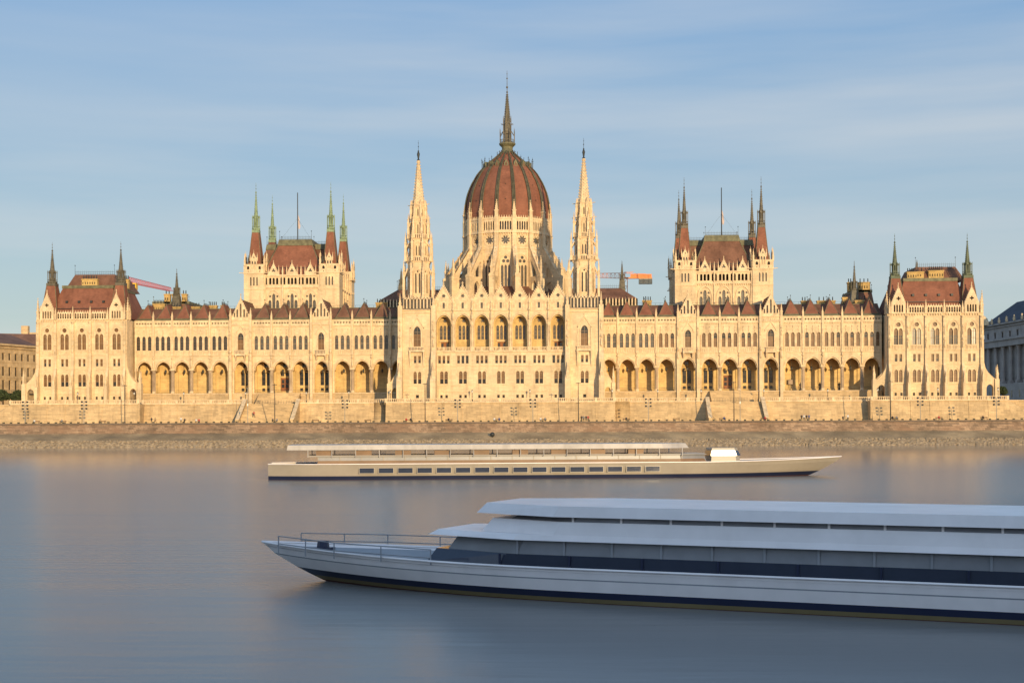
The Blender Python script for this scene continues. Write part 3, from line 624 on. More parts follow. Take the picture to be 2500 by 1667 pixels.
        for k in range(8):
            a = pi/8 + k*pi/4; x = cx + (R+ring)*cos(a); y = cy + (R+ring)*sin(a)
            g.box(x-.32, x+.32, y-.32, y+.32, z0, z0+(z1-z0)*.5, TRIM); g.pinn(x, y, z0+(z1-z0)*.5, pin, .55, TRIM)
            x2 = cx + R*cos(a); y2 = cy + R*sin(a)
            g.tube((x, y, z0+(z1-z0)*.55), (x2, y2, z0+(z1-z0)*.82), .24, TRIM, 4)
            g.pinn(x2, y2, z1-.6, pin*.6, .42, TRIM)
            if k % 2: g.tube((x2, y2, z1-.1), (x2+1.5*cos(a), y2+1.5*sin(a), z1+.05), .12, TRIM, 4)   # gargoyle
        PB(g, 'tower_stage', o)
    stage(40.6, 51.2, 3.25, 1.15, .85, 42.2, 47.8, True, 6.2)
    stage(51.2, 57.6, 2.75, 1.1, .62, 52.8, 55.6, True, 5.4)
    stage(57.6, 63.2, 2.25, .75, .5, 58.8, 61.6, False, 4.4, False)
    stage(63.2, 67.2, 1.95, .28, .55, 63.9, 66.0, False, 3.4, False)
    g = MB(); g.frus(cx, cy, 66.8, 79.4, 1.75, .32, TRIM, 8); g.frus(cx, cy, 79.3, 79.6, .5, .5, TRIM, 8)
    for j in range(15):
        t = (j+.5)/15; zz = 67+12.4*t; rr = 1.75*(1-t)+.32*t
        for k in range(8):
            a = pi/8+k*pi/4; x = cx+(rr+.08)*cos(a); y = cy+(rr+.08)*sin(a); g.box(x-.11, x+.11, y-.11, y+.11, zz, zz+.22, TRIM)
            a = k*pi/4; q = rr*cos(pi/8); x = cx+q*cos(a); y = cy+q*sin(a)
            if j < 14: g.box(x-.06, x+.06, y-.06, y+.06, zz+.3, zz+.5, GGLASS)
    PB(g, 'spire', o)
    g = MB(); g.lathe(cx, cy, [(.42, 79.6), (.42, 79.9), (.2, 80.0), (.26, 80.6), (.34, 81.1), (.4, 81.6), (.28, 81.9), (.2, 82.1), (.24, 82.35), (.05, 82.6)], IRON, 10)
    g.tube((cx-.4, cy, 81.2), (cx+.4, cy, 81.5), .1, IRON, 5); g.tube((cx, cy, 82.5), (cx, cy, 85.4), .06, IRON, 5, .03); g.ball(cx, cy, 83.6, .16, IRON, 6); g.ball(cx, cy, 84.6, .12, IRON, 6)
    PB(g, 'finial_statue', o)
    return o
TL = ftower(-1); TR = ftower(1)

# ---- dome and drum
def dome():
    cy = 40.0; N = 16; b = MB(); R = 13.0; ap = R*cos(pi/N); half = R*sin(pi/N)
    Rot = lambda k: Matrix.Translation((0, cy, 0)) @ Matrix.Rotation(k*2*pi/N, 4, 'Z')
    W = []
    for k in range(N):
        b.M = Rot(k) @ Matrix.Translation((0, -ap, 0))
        tall = k not in (3, 4, 5, 11, 12, 13) or True
        hs = [foil(0, 60.3, 1.32, 8, pi/8, .42, 5)]
        for q in (-1.05, 0, 1.05): hs.append(arch(q, .72, 41.0, 52.2, 52.9, .35, 6))
        hs += [circ(-.62, 54.0, .5, 10), circ(.62, 54.0, .5, 10), circ(0, 55.1, .5, 10)]
        b.panel(-half, half, 38, 62.6, hs, 0, .5, STONE); b.panel(-half, half, 40, 62.6, [], .42, .46, GGLASS)
        b.ring(circ(0, 60.3, 1.5, 16)+circ(0, 60.3, 1.5, 16)[:1], circ(0, 60.3, 1.75, 16)+circ(0, 60.3, 1.75, 16)[:1], -.14, 0, TRIM)
        b.ring(arch(0, 3.3, 41, 53.6, 56.0, .4, 12), arch(0, 3.75, 41, 53.6, 56.4, .4, 12), -.2, 0, TRIM)
        b.box(-half, half, -.18, 0, 57.7, 57.95, TRIM)
        for q in (-.53, .53): b.frus(q, -.03, 41, 52.4, .1, .1, TRIM, 5)
        # gallery
        for j in range(7): x = -half+2*half*(j+.5)/7; b.box(x-.13, x+.13, -.35, 0, 61.9, 62.4, TRIM)
        b.box(-half, half, -.55, .6, 62.4, 62.75, TRIM)
        b.panel(-half, half, 62.75, 67.0, [arch(-1.5+.75*j, .46, 63.3, 65.4, 65.9, .4, 6) for j in range(5)], -.35, 0, TRIM, back=True)
        b.panel(-half, half, 62.75, 67.0, [], .9, .95, GGLASS)
        for j in range(6): x = -half+.35+(2*half-.7)*(j+.5)/6; b.frus(x, -.2, 67.0, 67.75, .24, .03, TRIM, 4)
        b.box(-half, half, -.5, 0, 66.5, 66.7, TRIM)
    b.M = Matrix.Identity(4)
    for k in range(N):      # corner piers with pinnacles
        a = pi/N + k*2*pi/N; b.M = Matrix.Translation((0, cy, 0)) @ Matrix.Rotation(a, 4, 'Z')
        b.box(-.62, .62, -R-.75, -R+.4, 38, 67.2, STONE); b.box(-.75, .75, -R-.9, -R+.4, 62.3, 62.8, TRIM)
        b.M = Matrix.Identity(4)
    o = PB(b, 'drum')
    for k in range(N):
        a = pi/N + k*2*pi/N; inst(PIN2, o, ((R+.2)*sin(a), cy-(R+.2)*cos(a), 67.2), a, (1, 1, 1.0), 'pinnacle')
    # flying buttresses
    for k in range(N):
        a = pi/N + k*2*pi/N; g = MB(); g.M = Matrix.Translation((0, cy, 0)) @ Matrix.Rotation(a - pi/2, 4, 'Z')     # local +x points outwards
        g.wall([(12.9, 38), (19.6, 38), (19.6, 49.6), (18.9, 50.2), (13.4, 58.4), (12.9, 58.4)], [arch(16.0, 2.6, 38.1, 46.2, 48.0, .5, 10), [(14.0, 49.3), (17.2, 49.3), (17.0, 50.4), (14.6, 53.8), (14.0, 53.8)]], -.5, .5, STONE, back=True)
        g.wall([(18.9, 50.2), (18.9, 50.7), (13.4, 59.0), (13.4, 58.4)], [], -.62, .62, TRIM)
        g.box(18.0, 19.9, -.72, .72, 38, 49.8, STONE); g.box(17.9, 20.0, -.82, .82, 49.0, 49.4, TRIM)
        g.pinn(19.0, 0, 49.8, 5.6, .85, TRIM); g.pinn(16.9, 0, 53.0, 2.9, .4, TRIM)
        for j in range(7): t = (j+.5)/7; g.ball(18.9-5.5*t, 0, 50.9+8.3*t, .2, TRIM, 4)
        PB(g, 'flying_buttress', o)
    g = MB(); g.frus(0, cy, 38, 42.0, 19.6, 19.6, TILED, 32); g.frus(0, cy, 42.0, 46.5, 19.0, 13.2, TILED, 16)
    PB(g, 'ambulatory_roof', o)
    # dome shell
    prof = [(12.75, 66.3), (12.95, 68.3), (12.9, 70.5), (12.7, 72.6), (12.35, 74.4), (11.95, 75.8), (11.3, 77.5), (10.6, 79.0), (9.9, 80.2), (9.15, 81.5), (8.2, 82.7), (7.0, 83.9), (5.8, 85.0), (4.6, 86.1), (3.4, 87.1), (2.5, 87.9), (1.9, 88.6)]
    sh = MB(); sh.lathe(0, cy, prof, TILE, 16, pi/16 + pi/2, False); D = PB(sh, 'dome')
    for k in range(N):
        a = pi/N + k*2*pi/N; r = MB()
        for q, wd, up in ((-1, .2, .26), (1, .2, .26), (0, .34, .1)):
            prev = None
            for R0, z in prof:
                off = q*.42*(R0/13)**.6; rr = R0 + up
                c = (rr*sin(a) + off*cos(a), cy - rr*cos(a) + off*sin(a), z+.05)
                if prev: r.tube(prev, c, wd*.8*(.4+.6*R0/13), RIBM, 5)
                prev = c
        PB(r, 'rib', D)
    for k in range(N):
        a = k*2*pi/N; r = MB(); r.M = Matrix.Translation((0, cy, 0)) @ Matrix.Rotation(a, 4, 'Z'); q = 7.35*cos(pi/16)
        r.wall([(-.62, 83.2), (.62, 83.2), (.62, 84.1), (0, 85.3), (-.62, 84.1)], [], -q-.25, -q+1.3, LEAD); r.add([(-.4, -q-.28, 83.5), (.4, -q-.28, 83.5), (0, -q-.28, 84.7)], [(0, 1, 2)], TILED)
        r.tube((0, -q-.2, 85.2), (0, -q-.2, 86.0), .06, IRON, 4); r.ball(0, -q-.2, 85.8, .1, IRON, 5)
        r.M = Matrix.Translation((0, cy, 0)) @ Matrix.Rotation(a+pi/16, 4, 'Z'); r.tube((0, -7.9, 83.1), (0, -7.9, 86.6), .09, IRON, 4, .04); r.ball(0, -7.9, 86.0, .17, IRON, 5); r.ball(0, -7.9, 85.4, .14, IRON, 5)
        for zz, qq in ((72.5, 12.85), (77.2, 11.5)): 
            if k % 2 == 0: r.M = Matrix.Translation((0, cy, 0)) @ Matrix.Rotation(a, 4, 'Z'); r.ball(0, -qq*cos(pi/16), zz, .16, IRON, 5)
        PB(r, 'dome_dormer', D)
    # lantern
    g = MB(); g.lathe(0, cy, [(2.9, 87.2), (2.0, 88.6), (1.65, 89.6), (1.75, 90.2), (2.5, 90.9), (2.55, 91.3), (2.3, 91.3)], LEAD, 16, pi/16, False)
    for k in range(8):
        a = pi/8+k*pi/4; c, s_ = cos(a), sin(a)
        g.tube((2.35*c, cy+2.35*s_, 91.2), (2.35*c, cy+2.35*s_, 94.6), .13, BRONZE, 4); g.frus(2.35*c, cy+2.35*s_, 94.5, 95.9, .17, .03, BRONZE, 4)
        g.tube((2.3*c, cy+2.3*s_, 93.6), (1.2*c, cy+1.2*s_, 95.2), .1, BRONZE, 4)
        g.tube((1.25*c, cy+1.25*s_, 91), (1.25*c, cy+1.25*s_, 98.5), .14, BRONZE, 4); g.frus(1.25*c, cy+1.25*s_, 98.4, 99.8, .16, .03, BRONZE, 4)
        a2 = a + pi/4; g.tube((2.35*c, cy+2.35*s_, 92.3), (2.35*cos(a2), cy+2.35*sin(a2), 92.3), .09, BRONZE, 4)
        for t in (.25, .5, .75): x = 2.35*(c*(1-t)+cos(a2)*t); y = cy+2.35*(s_*(1-t)+sin(a2)*t); g.tube((x, y, 91.2), (x, y, 92.3), .06, BRONZE, 4)
        g.tube((1.3*c, cy+1.3*s_, 97.1), (2.0*c, cy+2.0*s_, 97.2), .09, BRONZE, 4)
        a = k*pi/4; g.tube((2.0*cos(a), cy+2.0*sin(a), 88.6), (2.6*cos(a), cy+2.6*sin(a), 88.9), .1, IRON, 4); g.tube((3.1*cos(a), cy+3.1*sin(a), 87.4), (3.1*cos(a), cy+3.1*sin(a), 88.8), .12, IRON, 4)
    g.frus(0, cy, 91, 94.2, .85, .8, BRONZE, 8); g.frus(0, cy, 94.2, 97.4, 1.2, 1.05, BRONZE, 8); g.frus(0, cy, 97.3, 106.6, 1.0, .16, BRONZE, 8)
    for j in range(17):
        t = (j+.5)/17; zz = 97.6+8.8*t; rr = 1.0*(1-t)+.16*t+.1
        for k in range(8): a = k*pi/4+pi/8; g.box(rr*cos(a)-.1, rr*cos(a)+.1, cy+rr*sin(a)-.1, cy+rr*sin(a)+.1, zz, zz+.2, BRONZE)
    g.tube((0, cy, 106.4), (0, cy, 113.6), .12, BRONZE, 6, .05)
    for z, r in ((107.0, .3), (108.5, .34), (111.2, .24), (112.6, .15)): g.ball(0, cy, z, r, BRONZE, 8)
    PB(g, 'dome_lantern')
    return o
DM = dome()

# ---- chamber blocks with four spired turrets each
def chamber(s):
    cx = s*64.75; b = MB(); W = []; y0 = 31.0; V = VERD if s < 0 else BRONZE
    xa, xb = cx-8.6, cx+8.6; holes = []
    for q in (-5.6, 0, 5.6):
        c = cx+q
        for j, zt in ((-1, 43.3), (0, 45.2), (1, 43.3)):
            holes.append(arch(c+j*1.15, .95, 37.0, zt-.8, zt, .35, 8))
        holes += [circ(c-1.1, 44.4, .34, 8), circ(c+1.1, 44.4, .34, 8)]
        b.ring(arch(c, 4.0, 37.5, 43.0, 46.2, .35, 14), arch(c, 4.5, 37.5, 43.0, 46.6, .35, 14), y0-.25, y0, TRIM)
        holes += [arch(c+q2*1.05, .7, 48.0, 49.6, 50.0, .2, 6) for q2 in (-1, 0, 1)]; holes += [arch(c+q2, .62, 47.95, 49.7, 50.1, .2, 6) for q2 in (-2.35, 2.35)]
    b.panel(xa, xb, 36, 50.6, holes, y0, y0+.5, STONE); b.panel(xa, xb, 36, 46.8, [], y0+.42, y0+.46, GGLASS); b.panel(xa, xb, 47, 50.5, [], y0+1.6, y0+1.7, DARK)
    b.box(xa, xb, y0-.35, y0+.1, 47.0, 47.5, TRIM); b.box(xa, xb, y0-.3, y0+.2, 50.5, 50.9, TRIM)
    for k in range(26): x = xa+(xb-xa)*(k+.5)/26; b.box(x-.13, x+.13, y0-.28, y0, 46.6, 47.0, TRIM)
    for q in (-2.8, 2.8, -8.2, 8.2): b.box(cx+q-.22, cx+q+.22, y0-.4, y0, 36, 51.0, TRIM)
    b.box(cx-13.5, cx+13.5, y0+2, y0+26, 30, 50.6, STONE)
    # side elevations: pilasters, cornice, windows
    for sd in (-1, 1):
        X = cx+sd*13.5
        for j in range(5):
            y = y0+6.5+4.0*j; b.box(min(X, X+sd*.7), max(X, X+sd*.7), y-.4, y+.4, 36, 50.8, STONE); b.pinn(X+sd*.3, y, 50.8, 3.4, .5, TRIM)
            if j < 4:
                b.M = Matrix.Translation((X+sd*.02, y+2, 0)) @ Matrix.Rotation(sd*pi/2, 4, 'Z'); b.face(arch(0, 1.8, 38.5, 43, 45, .4, 8), [], 0, GGLASS); b.ring(arch(0, 1.8, 38.5, 43, 45, .4, 8), arch(0, 2.3, 38.5, 43, 45.4, .4, 8), -.25, 0, TRIM)
                b.wall([(-1.2, 50.8), (1.2, 50.8), (0, 53.4)], [], -.2, .3, TRIM); b.M = Matrix.Identity(4)
            b.tube((X, y, 46.9), (X+sd*1.9, y, 47.2), .16, TRIM, 4)
        b.box(min(X, X+sd*.5), max(X, X+sd*.5), y0+4, y0+24, 46.8, 47.3, TRIM)
    o = PB(b, 'chamber_block')
    for q in (-5.6, 0, 5.6):
        g = MB(); c = cx+q
        g.wall([(c-1.45, 50.9), (c+1.45, 50.9), (c+1.45, 51.5), (c, 54.4), (c-1.45, 51.5)], [foil(c, 52.15, .62, 3, pi/2, .5, 4)], y0-.2, y0+.3, TRIM); g.box(c-.9, c+.9, y0+.31, y0+.34, 51.2, 53.0, GGLASS)
        for e in (-1, 1):
            for j in range(6): t = (j+.5)/6; g.ball(c+e*1.45*(1-t), y0, 51.5+2.9*t+.1, .15, TRIM, 4)
        g.frus(c, y0, 54.3, 55.3, .14, .04, TRIM, 4); g.ball(c, y0, 55.1, .17, TRIM, 4); PB(g, 'gable', o)
        for e in (-1.6, 1.6): inst(PIN1, o, (c+e, y0-.1, 50.9), 0, (.62, .62, 1.0))
    for q in (-2.8, 2.8): inst(PIN1, o, (cx+q, y0-.2, 50.9), 0, (.8, .8, .95))
    g = MB(); mt = TILE if s < 0 else TILED
    g.taper((cx-9.3, cx+9.3, y0+1.0, y0+22), 50.8, (cx-5.3, cx+5.3, y0+5.2, y0+18), 60.4, mt); g.taper((cx-5.5, cx+5.5, y0+5.0, y0+18), 60.3, (cx-5.1, cx+5.1, y0+5.4, y0+18), 62.2, LEAD)
    for e in (-1, 1): g.tube((cx+e*9.3, y0+1.0, 50.8), (cx+e*5.3, y0+5.2, 60.4), .16, LEAD, 4)
    g.box(cx-8.5, cx+8.5, y0+1.95, y0+2.15, 53.1, 53.3, IRON)
    g.taper((cx-13, cx+13, y0+5.5, y0+21), 50.8, (cx-9.8, cx+9.8, y0+9, y0+17), 59.6, TILED); g.taper((cx-10, cx+10, y0+8.8, y0+17.2), 59.5, (cx-9.7, cx+9.7, y0+9.1, y0+17), 61.2, LEAD)
    crest(g, (cx-4.9, y0+5.6, 62.2), (cx+4.9, y0+5.6, 62.2), 1.2, IRON, .45); crest(g, (cx-9.6, y0+9.2, 61.2), (cx-5, y0+9.2, 61.2), 1.1, IRON, .45); crest(g, (cx+5, y0+9.2, 61.2), (cx+9.6, y0+9.2, 61.2), 1.1, IRON, .45)
    PB(g, 'main_roof', o)
    g = MB(); g.tube((cx+.2, y0+8, 62), (cx+.2, y0+8, 76.9), .17, IRON, 8, .13)
    for e in (-1, 1): g.tube((cx+.2, y0+8, 69), (cx+e*4.6, y0+6, 62.4), .022, IRON, 3)
    P_ = PB(g, 'flagpole', o)
    g = MB()
    zs = [(70.4, .1), (69.4, .45), (68.2, .55), (67.0, .75), (66.0, .5)]
    g.add([(cx+.3, y0+8, z) for z, w in zs] + [(cx+.3+w, y0+7.9+.2*(i % 2), z-.4) for i, (z, w) in enumerate(zs)], [(i, i+1, 6+i, 5+i) for i in range(4)], FLAG); PB(g, 'flag', P_)
    # turrets
    for dx in (-1, 1):
        for row in (0, 1):
            tx = cx+dx*11.45; ty = y0+(3 if not row else 26); g = MB(); fy = ty-3
            if not row:
                hs = [arch(tx+q*.95, .45, 47.6, 49.9, 50.2, .4, 5) for q in (-1, 0, 1)]
                g.panel(tx-3.05, tx+3.05, 34, 51.4, hs, fy-.8, fy-.4, STONE); g.panel(tx-3.05, tx+3.05, 47, 51, [], fy-.35, fy-.3, GGLASS)
                g.box(tx-3.05, tx+3.05, fy-.29, fy+5.6, 34, 51.2, STONE)
                for k in range(4): g.ring(arch(tx-1.8+1.2*k, .5, 43.8, 43.8, 44.4, .1, 6)[1:-1], arch(tx-1.8+1.2*k, .8, 43.6, 43.6, 44.5, .1, 6)[1:-1], fy-.85, fy-.8, TRIM)
                g.box(tx-3.1, tx+3.1, fy-.95, fy, 46.4, 46.65, TRIM)
            else: g.box(tx-2.9, tx+2.9, fy, fy+5.8, 34, 51.4, STONE)
            g.box(tx-3.25, tx+3.25, fy-1.0, fy+5.9, 51.2, 51.6, TRIM)
            for e in (-1, 1): g.tube((tx+e*3.1, fy-.6, 51.4), (tx+e*4.4, fy-.9, 51.5), .14, TRIM, 4)
            for k, (ax, ay) in enumerate(((0, -1), (1, 0), (0, 1), (-1, 0))):
                g.M = Matrix.Translation((tx, fy+2.5, 0)) @ Matrix.Rotation(k*pi/2, 4, 'Z') @ Matrix.Translation((0, -3.2, 0))
                g.panel(-2.9, 2.9, 51.6, 54.1, [rect(0, .01, 52, 52.01), arch(-1.75, .75, 52.5, 53.1, 53.5, .1, 6), arch(1.75, .75, 52.5, 53.1, 53.5, .1, 6), foil(-1.75, 51.95, .25, 4, 0, .5, 3), foil(1.75, 51.95, .25, 4, 0, .5, 3)], 0, .3, TRIM)
                g.wall([(-.95, 51.6), (.95, 51.6), (.95, 55.6), (0, 57.6), (-.95, 55.6)], [arch(-.4, .5, 52.6, 54.6, 55.0, .4, 5), arch(.4, .5, 52.6, 54.6, 55.0, .4, 5), foil(0, 56.1, .32, 3, pi/2, .5, 3)], -.25, .15, TRIM); g.panel(-.9, .9, 52, 56.6, [], .16, .2, GGLASS)
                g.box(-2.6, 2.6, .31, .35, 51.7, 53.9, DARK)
                for e in (-1, 1): g.pinn(e*1.05, -.1, 55.0, 2.6, .3, TRIM, False)
                g.pinn(-2.75, .1, 53.6, 4.0, .5, TRIM); g.frus(0, 0, 57.5, 58.5, .1, .03, TRIM, 4)
            g.M = Matrix.Identity(4); cyy = fy+2.5
            T = PB(g, 'turret', o)
            g = MB(); g.taper((tx-2.15, tx+2.15, cyy-2.15, cyy+2.15), 52.4, (tx-1.02, tx+1.02, cyy-1.02, cyy+1.02), 64.0, TILE)
            for qx in (-1, 1):
                for qy in (-1, 1): g.tube((tx+qx*2.15, cyy+qy*2.15, 52.4), (tx+qx*1.02, cyy+qy*1.02, 64.0), .1, LEAD, 4)
            g.box(tx-1.1, tx+1.1, cyy-1.1, cyy+1.1, 63.9, 64.7, V); PB(g, 'turret_roof', o)
            spirelet('spire', o, tx, cyy, 64.7, 79.2, 1.0, V)
    return o
FLAG = mat('faded_flag_cloth', (.5, .4, .36), var=.1)
CL = chamber(-1); CR = chamber(1)

# ---- small ridge turrets standing on the roofs
for px, Y, pt, pb, w in ((433, 28, 655, 752, 1.35), (2087, 28, 636, 740, 1.25), (1520, 48, 636, 705, 1.1), (981, 48, 655, 712, 1.1), (2240, 30, 634, 690, 1.0)):
    x = wx(px, Y); zt = wz(px, pt, Y); zb = wz(px, pb, Y); h = zt-zb
    o = MB(); o.taper((x-w, x+w, Y-w, Y+w), zb-2, (x-w*.72, x+w*.72, Y-w*.72, Y+w*.72), zb+h*.3, BRONZE)
    ob = o.build('roof_turret', PARL); spirelet('spire', ob, x, Y, zb+h*.3, zt, w*.62, BRONZE)
# stepped higher roofs beside the pavilions
for s in (-1, 1):
    g = MB(); a, c = (-109, -95) if s < 0 else (100.5, 109); zt = 42.6 if s < 0 else 44.4; g.taper((a, c, 27, 48), 36, (a+2, c-1, 30, 46), zt, TILED); g.box(a+1.8, c-.8, 29.8, 46, zt-.4, zt+.4, LEAD)
    crest(g, (a+2.2, 30, zt+.4), (c-1, 30, zt+.4), .7, RIBM, .9); r = PB(g, 'stepped_roof')
    for x, w in (((a+6.4, 1.8), (a+8.9, 2.0), (c-2.4, 1.5)) if s < 0 else ((a+1.2, 1.3), (a+5.4, 3.4))): chimney(r, x, 30.5, zt-.2, w, 2.9, 3 if w > 1.8 else 2)
# ------------------------------------------------------------------ river front
QY = -24.0; QZ = 6.1
def S(b, name): o = b.build(name); o['kind'] = 'structure'; return o
ST = ((57.6, 71.9),)
# terrace floor and quay floor
g = MB()
for a_, c_, y_ in ((-420, -138, 1.1), (-138, -101.5, -1.0), (-101.5, -36, 3.0), (-36, -31.4, 3.0), (-31.4, 31.4, -4.0), (31.4, 101.5, 3.0), (101.5, 138, -1.0), (138, 420, 1.1)): g.box(a_, c_, y_, 60, 9.0, TZ, PAVE)
S(g, 'terrace_ground')
g = MB(); g.add([(-900, QY+.6, QZ), (900, QY+.6, QZ), (900, 6, QZ), (-900, 6, QZ)], [(0,1,2,3)], PAVE); S(g, 'quay_road')
g = MB(); g.add([(-4000, 61, 9.5), (4000, 61, 9.5), (4000, 6000, 9.5), (-4000, 6000, 9.5)], [(0,1,2,3)], GRASS); g.add([(-4000, 6, QZ+.02), (-152, 6, QZ+.02), (-152, 61, 9.5), (-4000, 61, 9.5)], [(0,1,2,3)], GRASS); g.add([(4000, 6, QZ+.02), (152, 6, QZ+.02), (152, 61, 9.5), (4000, 61, 9.5)], [(0,1,2,3)], GRASS); S(g, 'ground')
# terrace retaining wall, broken forward in front of the central block
TW = empty('terrace_wall', (0, 0, QZ), 'long pale ashlar retaining wall with stone balustrade below the parliament', 'retaining wall'); TW.location = (0, 0, 0)
b = MB(); bb = MB()
segs = [(-138, -101.5, -2.0), (-101.5, -72.2, 2.0), (-57.3, -34.5, 2.0), (-31.5, 31.5, -5.0), (34.5, 57.3, 2.0), (72.2, 101.5, 2.0), (101.5, 138, -2.0)]
for x0, x1, y in segs:
    xx0, xx1 = x0, x1
    b.add([(x0, y-.9, QZ), (x1, y-.9, QZ), (x1, y, TZ-.1), (x0, y, TZ-.1), (x0, y+1.2, TZ-.1), (x1, y+1.2, TZ-.1), (x1, y+1.2, QZ), (x0, y+1.2, QZ)], [(0,1,2,3), (3,2,5,4), (0,3,4,7), (1,6,5,2)], TSTONE)
    b.box(x0, x1, y-.25, y+.6, TZ-.1, TZ+.12, TRIM); b.box(x0, x1, y-1.05, y-.5, QZ, QZ+.5, TSTONE)
    n = max(1, round((x1-x0)/5.3)); w = (x1-x0)/n
    for k in range(n):
        a = x0+k*w; bb.box(a-.35, a+.35, y-.12, y+.4, TZ+.12, TZ+1.2, TRIM); balus(bb, a+.35, a+w-.35, y+.14, TZ+.12, TZ+1.15, TRIM, .5, .3)
    bb.box(x1-.35, x1+.35, y-.12, y+.4, TZ+.12, TZ+1.2, TRIM)
    if abs(x0) > 100 or y < -4:
        for k in range(1, n): a = x0+k*w; b.taper((a-.16, a+.16, y-1.02, y), QZ, (a-.14, a+.14, y-.16, y), TZ-.2, TSTONE)
for s in (-1, 1):       # rounded returns and side returns
    for cxx, y in ((s*33.0, -1.5),):
        b.lathe(cxx, 3.0, [(3.4, QZ), (2.9, TZ+.0), (3.1, TZ+.02), (3.1, TZ+.2), (0.1, TZ+.2)], TSTONE, 24); 
        for k in range(13): a = pi+pi*k/12; bb.box(cxx+2.8*cos(a)-.13, cxx+2.8*cos(a)+.13, 3+2.8*sin(a)-.13, 3+2.8*sin(a)+.13, TZ+.2, TZ+1.0, TRIM)
        bb.lathe(cxx, 3.0, [(2.95, TZ+1.0), (2.95, TZ+1.18), (2.6, TZ+1.18), (2.6, TZ+1.0), (2.95, TZ+1.0)], TRIM, 24)
    b.box(min(s*31.5, s*30.9), max(s*31.5, s*30.9), -5.2, 3, QZ, TZ, TSTONE); b.box(min(s*101.5, s*101.0), max(s*101.5, s*101.0), -2.5, 2.2, QZ, TZ, TSTONE)
    # sloping ends
    b.add([(s*138, -2.9, QZ), (s*146, -2.9, QZ), (s*152, -2.9, QZ), (s*143, -2, 8.7), (s*139.8, -2, 10.5), (s*138, -2, TZ-.1)] + [(s*138, 0, QZ), (s*146, 0, QZ), (s*152, 0, QZ), (s*143, 0, 8.7), (s*139.8, 0, 10.5), (s*138, 0, TZ-.1)],
          [(0,1,2,3,4,5), (2,8,9,3), (3,9,10,4), (4,10,11,5)], TSTONE)
    b.box(min(s*137.9, s*420), max(s*137.9, s*420), .3, 1.2, QZ, 11.45, TSTONE); b.box(min(s*137.9, s*420), max(s*137.9, s*420), .1, 1.3, 11.45, 11.65, TRIM)
b.build('retaining_face', TW); bb.build('balustrade', TW)
# staircases
for s in (-1, 1):
    t = empty('stone_staircase', (0, 0, 0), '%s stone river stair, %s' % (('left', 'its left flank wall sunlit') if s < 0 else ('right', 'casting a dark triangular shadow')), 'staircase', 'river staircases')
    b = MB(); xa, xb = sorted((s*57.6, s*71.9)); n = 30
    for k in range(n): z = QZ + (TZ-QZ)*(k+1)/n; y = -7.2+9.4*k/n; b.box(xa, xb, y, 4.0, z-(TZ-QZ)/n, z, TSTONE)
    m = 18
    for k in range(m): z = TZ + 3.2*(k+1)/m; y = 7.0+6.2*k/m; b.box(xa+1.2, xb-1.2, y, 13.9, z-3.2/m, z, TSTONE)
    b.build('steps', t); 
    for X in (xa-.45, xb+.45):
        b = MB(); b.M = Matrix.Translation((X, 0, 0)) @ Matrix.Rotation(pi/2, 4, 'Z')
        b.wall([(-7.9, QZ), (3.2, QZ), (3.2, TZ+1.2), (2.0, TZ+1.2), (-7.2, QZ+1.0), (-7.9, QZ+1.0)], [], -.45, .45, TSTONE, back=True)
        b.wall([(2.0, TZ+1.2), (2.0, TZ+1.35), (-7.2, QZ+1.15), (-7.2, QZ+1.0)], [], -.55, .55, TRIM, back=True); b.build('flank_wall', t)
    b = MB()
    for z in (TZ+.5, TZ+.95): b.tube((xa, 2.2, z), (xb, 2.2, z), .03, IRON, 4)
    for k in range(20): x = xa+(xb-xa)*k/19; b.tube((x, 2.2, TZ), (x, 2.2, TZ+1.0), .03, IRON, 4)
    b.build('railing', t)
# embankment wall
COPE = mat('shadow_painted_coping', (.13, .10, .075), var=.2)  # coping coloured dark to paint in the shadow line at the quay edge
g = MB(); g.add([(-900, QY-1.0, 3.4), (900, QY-1.0, 3.4), (900, QY, QZ-.25), (-900, QY, QZ-.25)], [(0,1,2,3)], QWALL)
for k in range(330): x = -450 + 2.75*k; g.box(x+.02, x+2.73, QY-.18, QY+.75, QZ-.27, QZ+.03+.02*random.random(), COPE)
g.box(-900, 900, QY+.75, QY+1.0, QZ-.3, QZ+.15, QWALL)
tag(g.build('embankment_wall'), 'long reddish brown block river wall carrying the promenade above the stony bank', 'river wall')
# bank: silt slope, then rocks
rnd = random.Random(3)
nx = 700; vs = []; fs = []; prof = [(QY-.9, 3.5), (QY-2.6, 2.9), (QY-4.6, 2.2), (QY-6.6, 1.45), (QY-8.6, .7), (QY-10.6, -.15), (QY-13, -1.2)]
for i in range(nx+1):
    x = -900+1800*i/nx
    for j, (y, z) in enumerate(prof): vs.append((x, y+rnd.uniform(-.3, .3)*(j > 0), z+rnd.uniform(-.12, .12)*(j > 0)))
k = len(prof)
for i in range(nx):
    for j in range(k-1): fs.append((i*k+j, i*k+j+1, (i+1)*k+j+1, (i+1)*k+j))
g = MB(); g.add(vs, fs, MUD); S(g, 'riverbank')
ROCK = mat('bank_rock', (.35, .26, .16), var=.35, vscale=1.3, bump=.8)
g = MB()
ico = [(0,0,1)] + [(.89*cos(2*pi*q/5), .89*sin(2*pi*q/5), .45) for q in range(5)] + [(.89*cos(2*pi*(q+.5)/5), .89*sin(2*pi*(q+.5)/5), -.45) for q in range(5)] + [(0,0,-1)]
icf = [(0,1+q,1+(q+1)%5) for q in range(5)] + [(1+q,6+q,1+(q+1)%5) for q in range(5)] + [(1+(q+1)%5,6+q,6+(q+1)%5) for q in range(5)] + [(11,6+(q+1)%5,6+q) for q in range(5)]
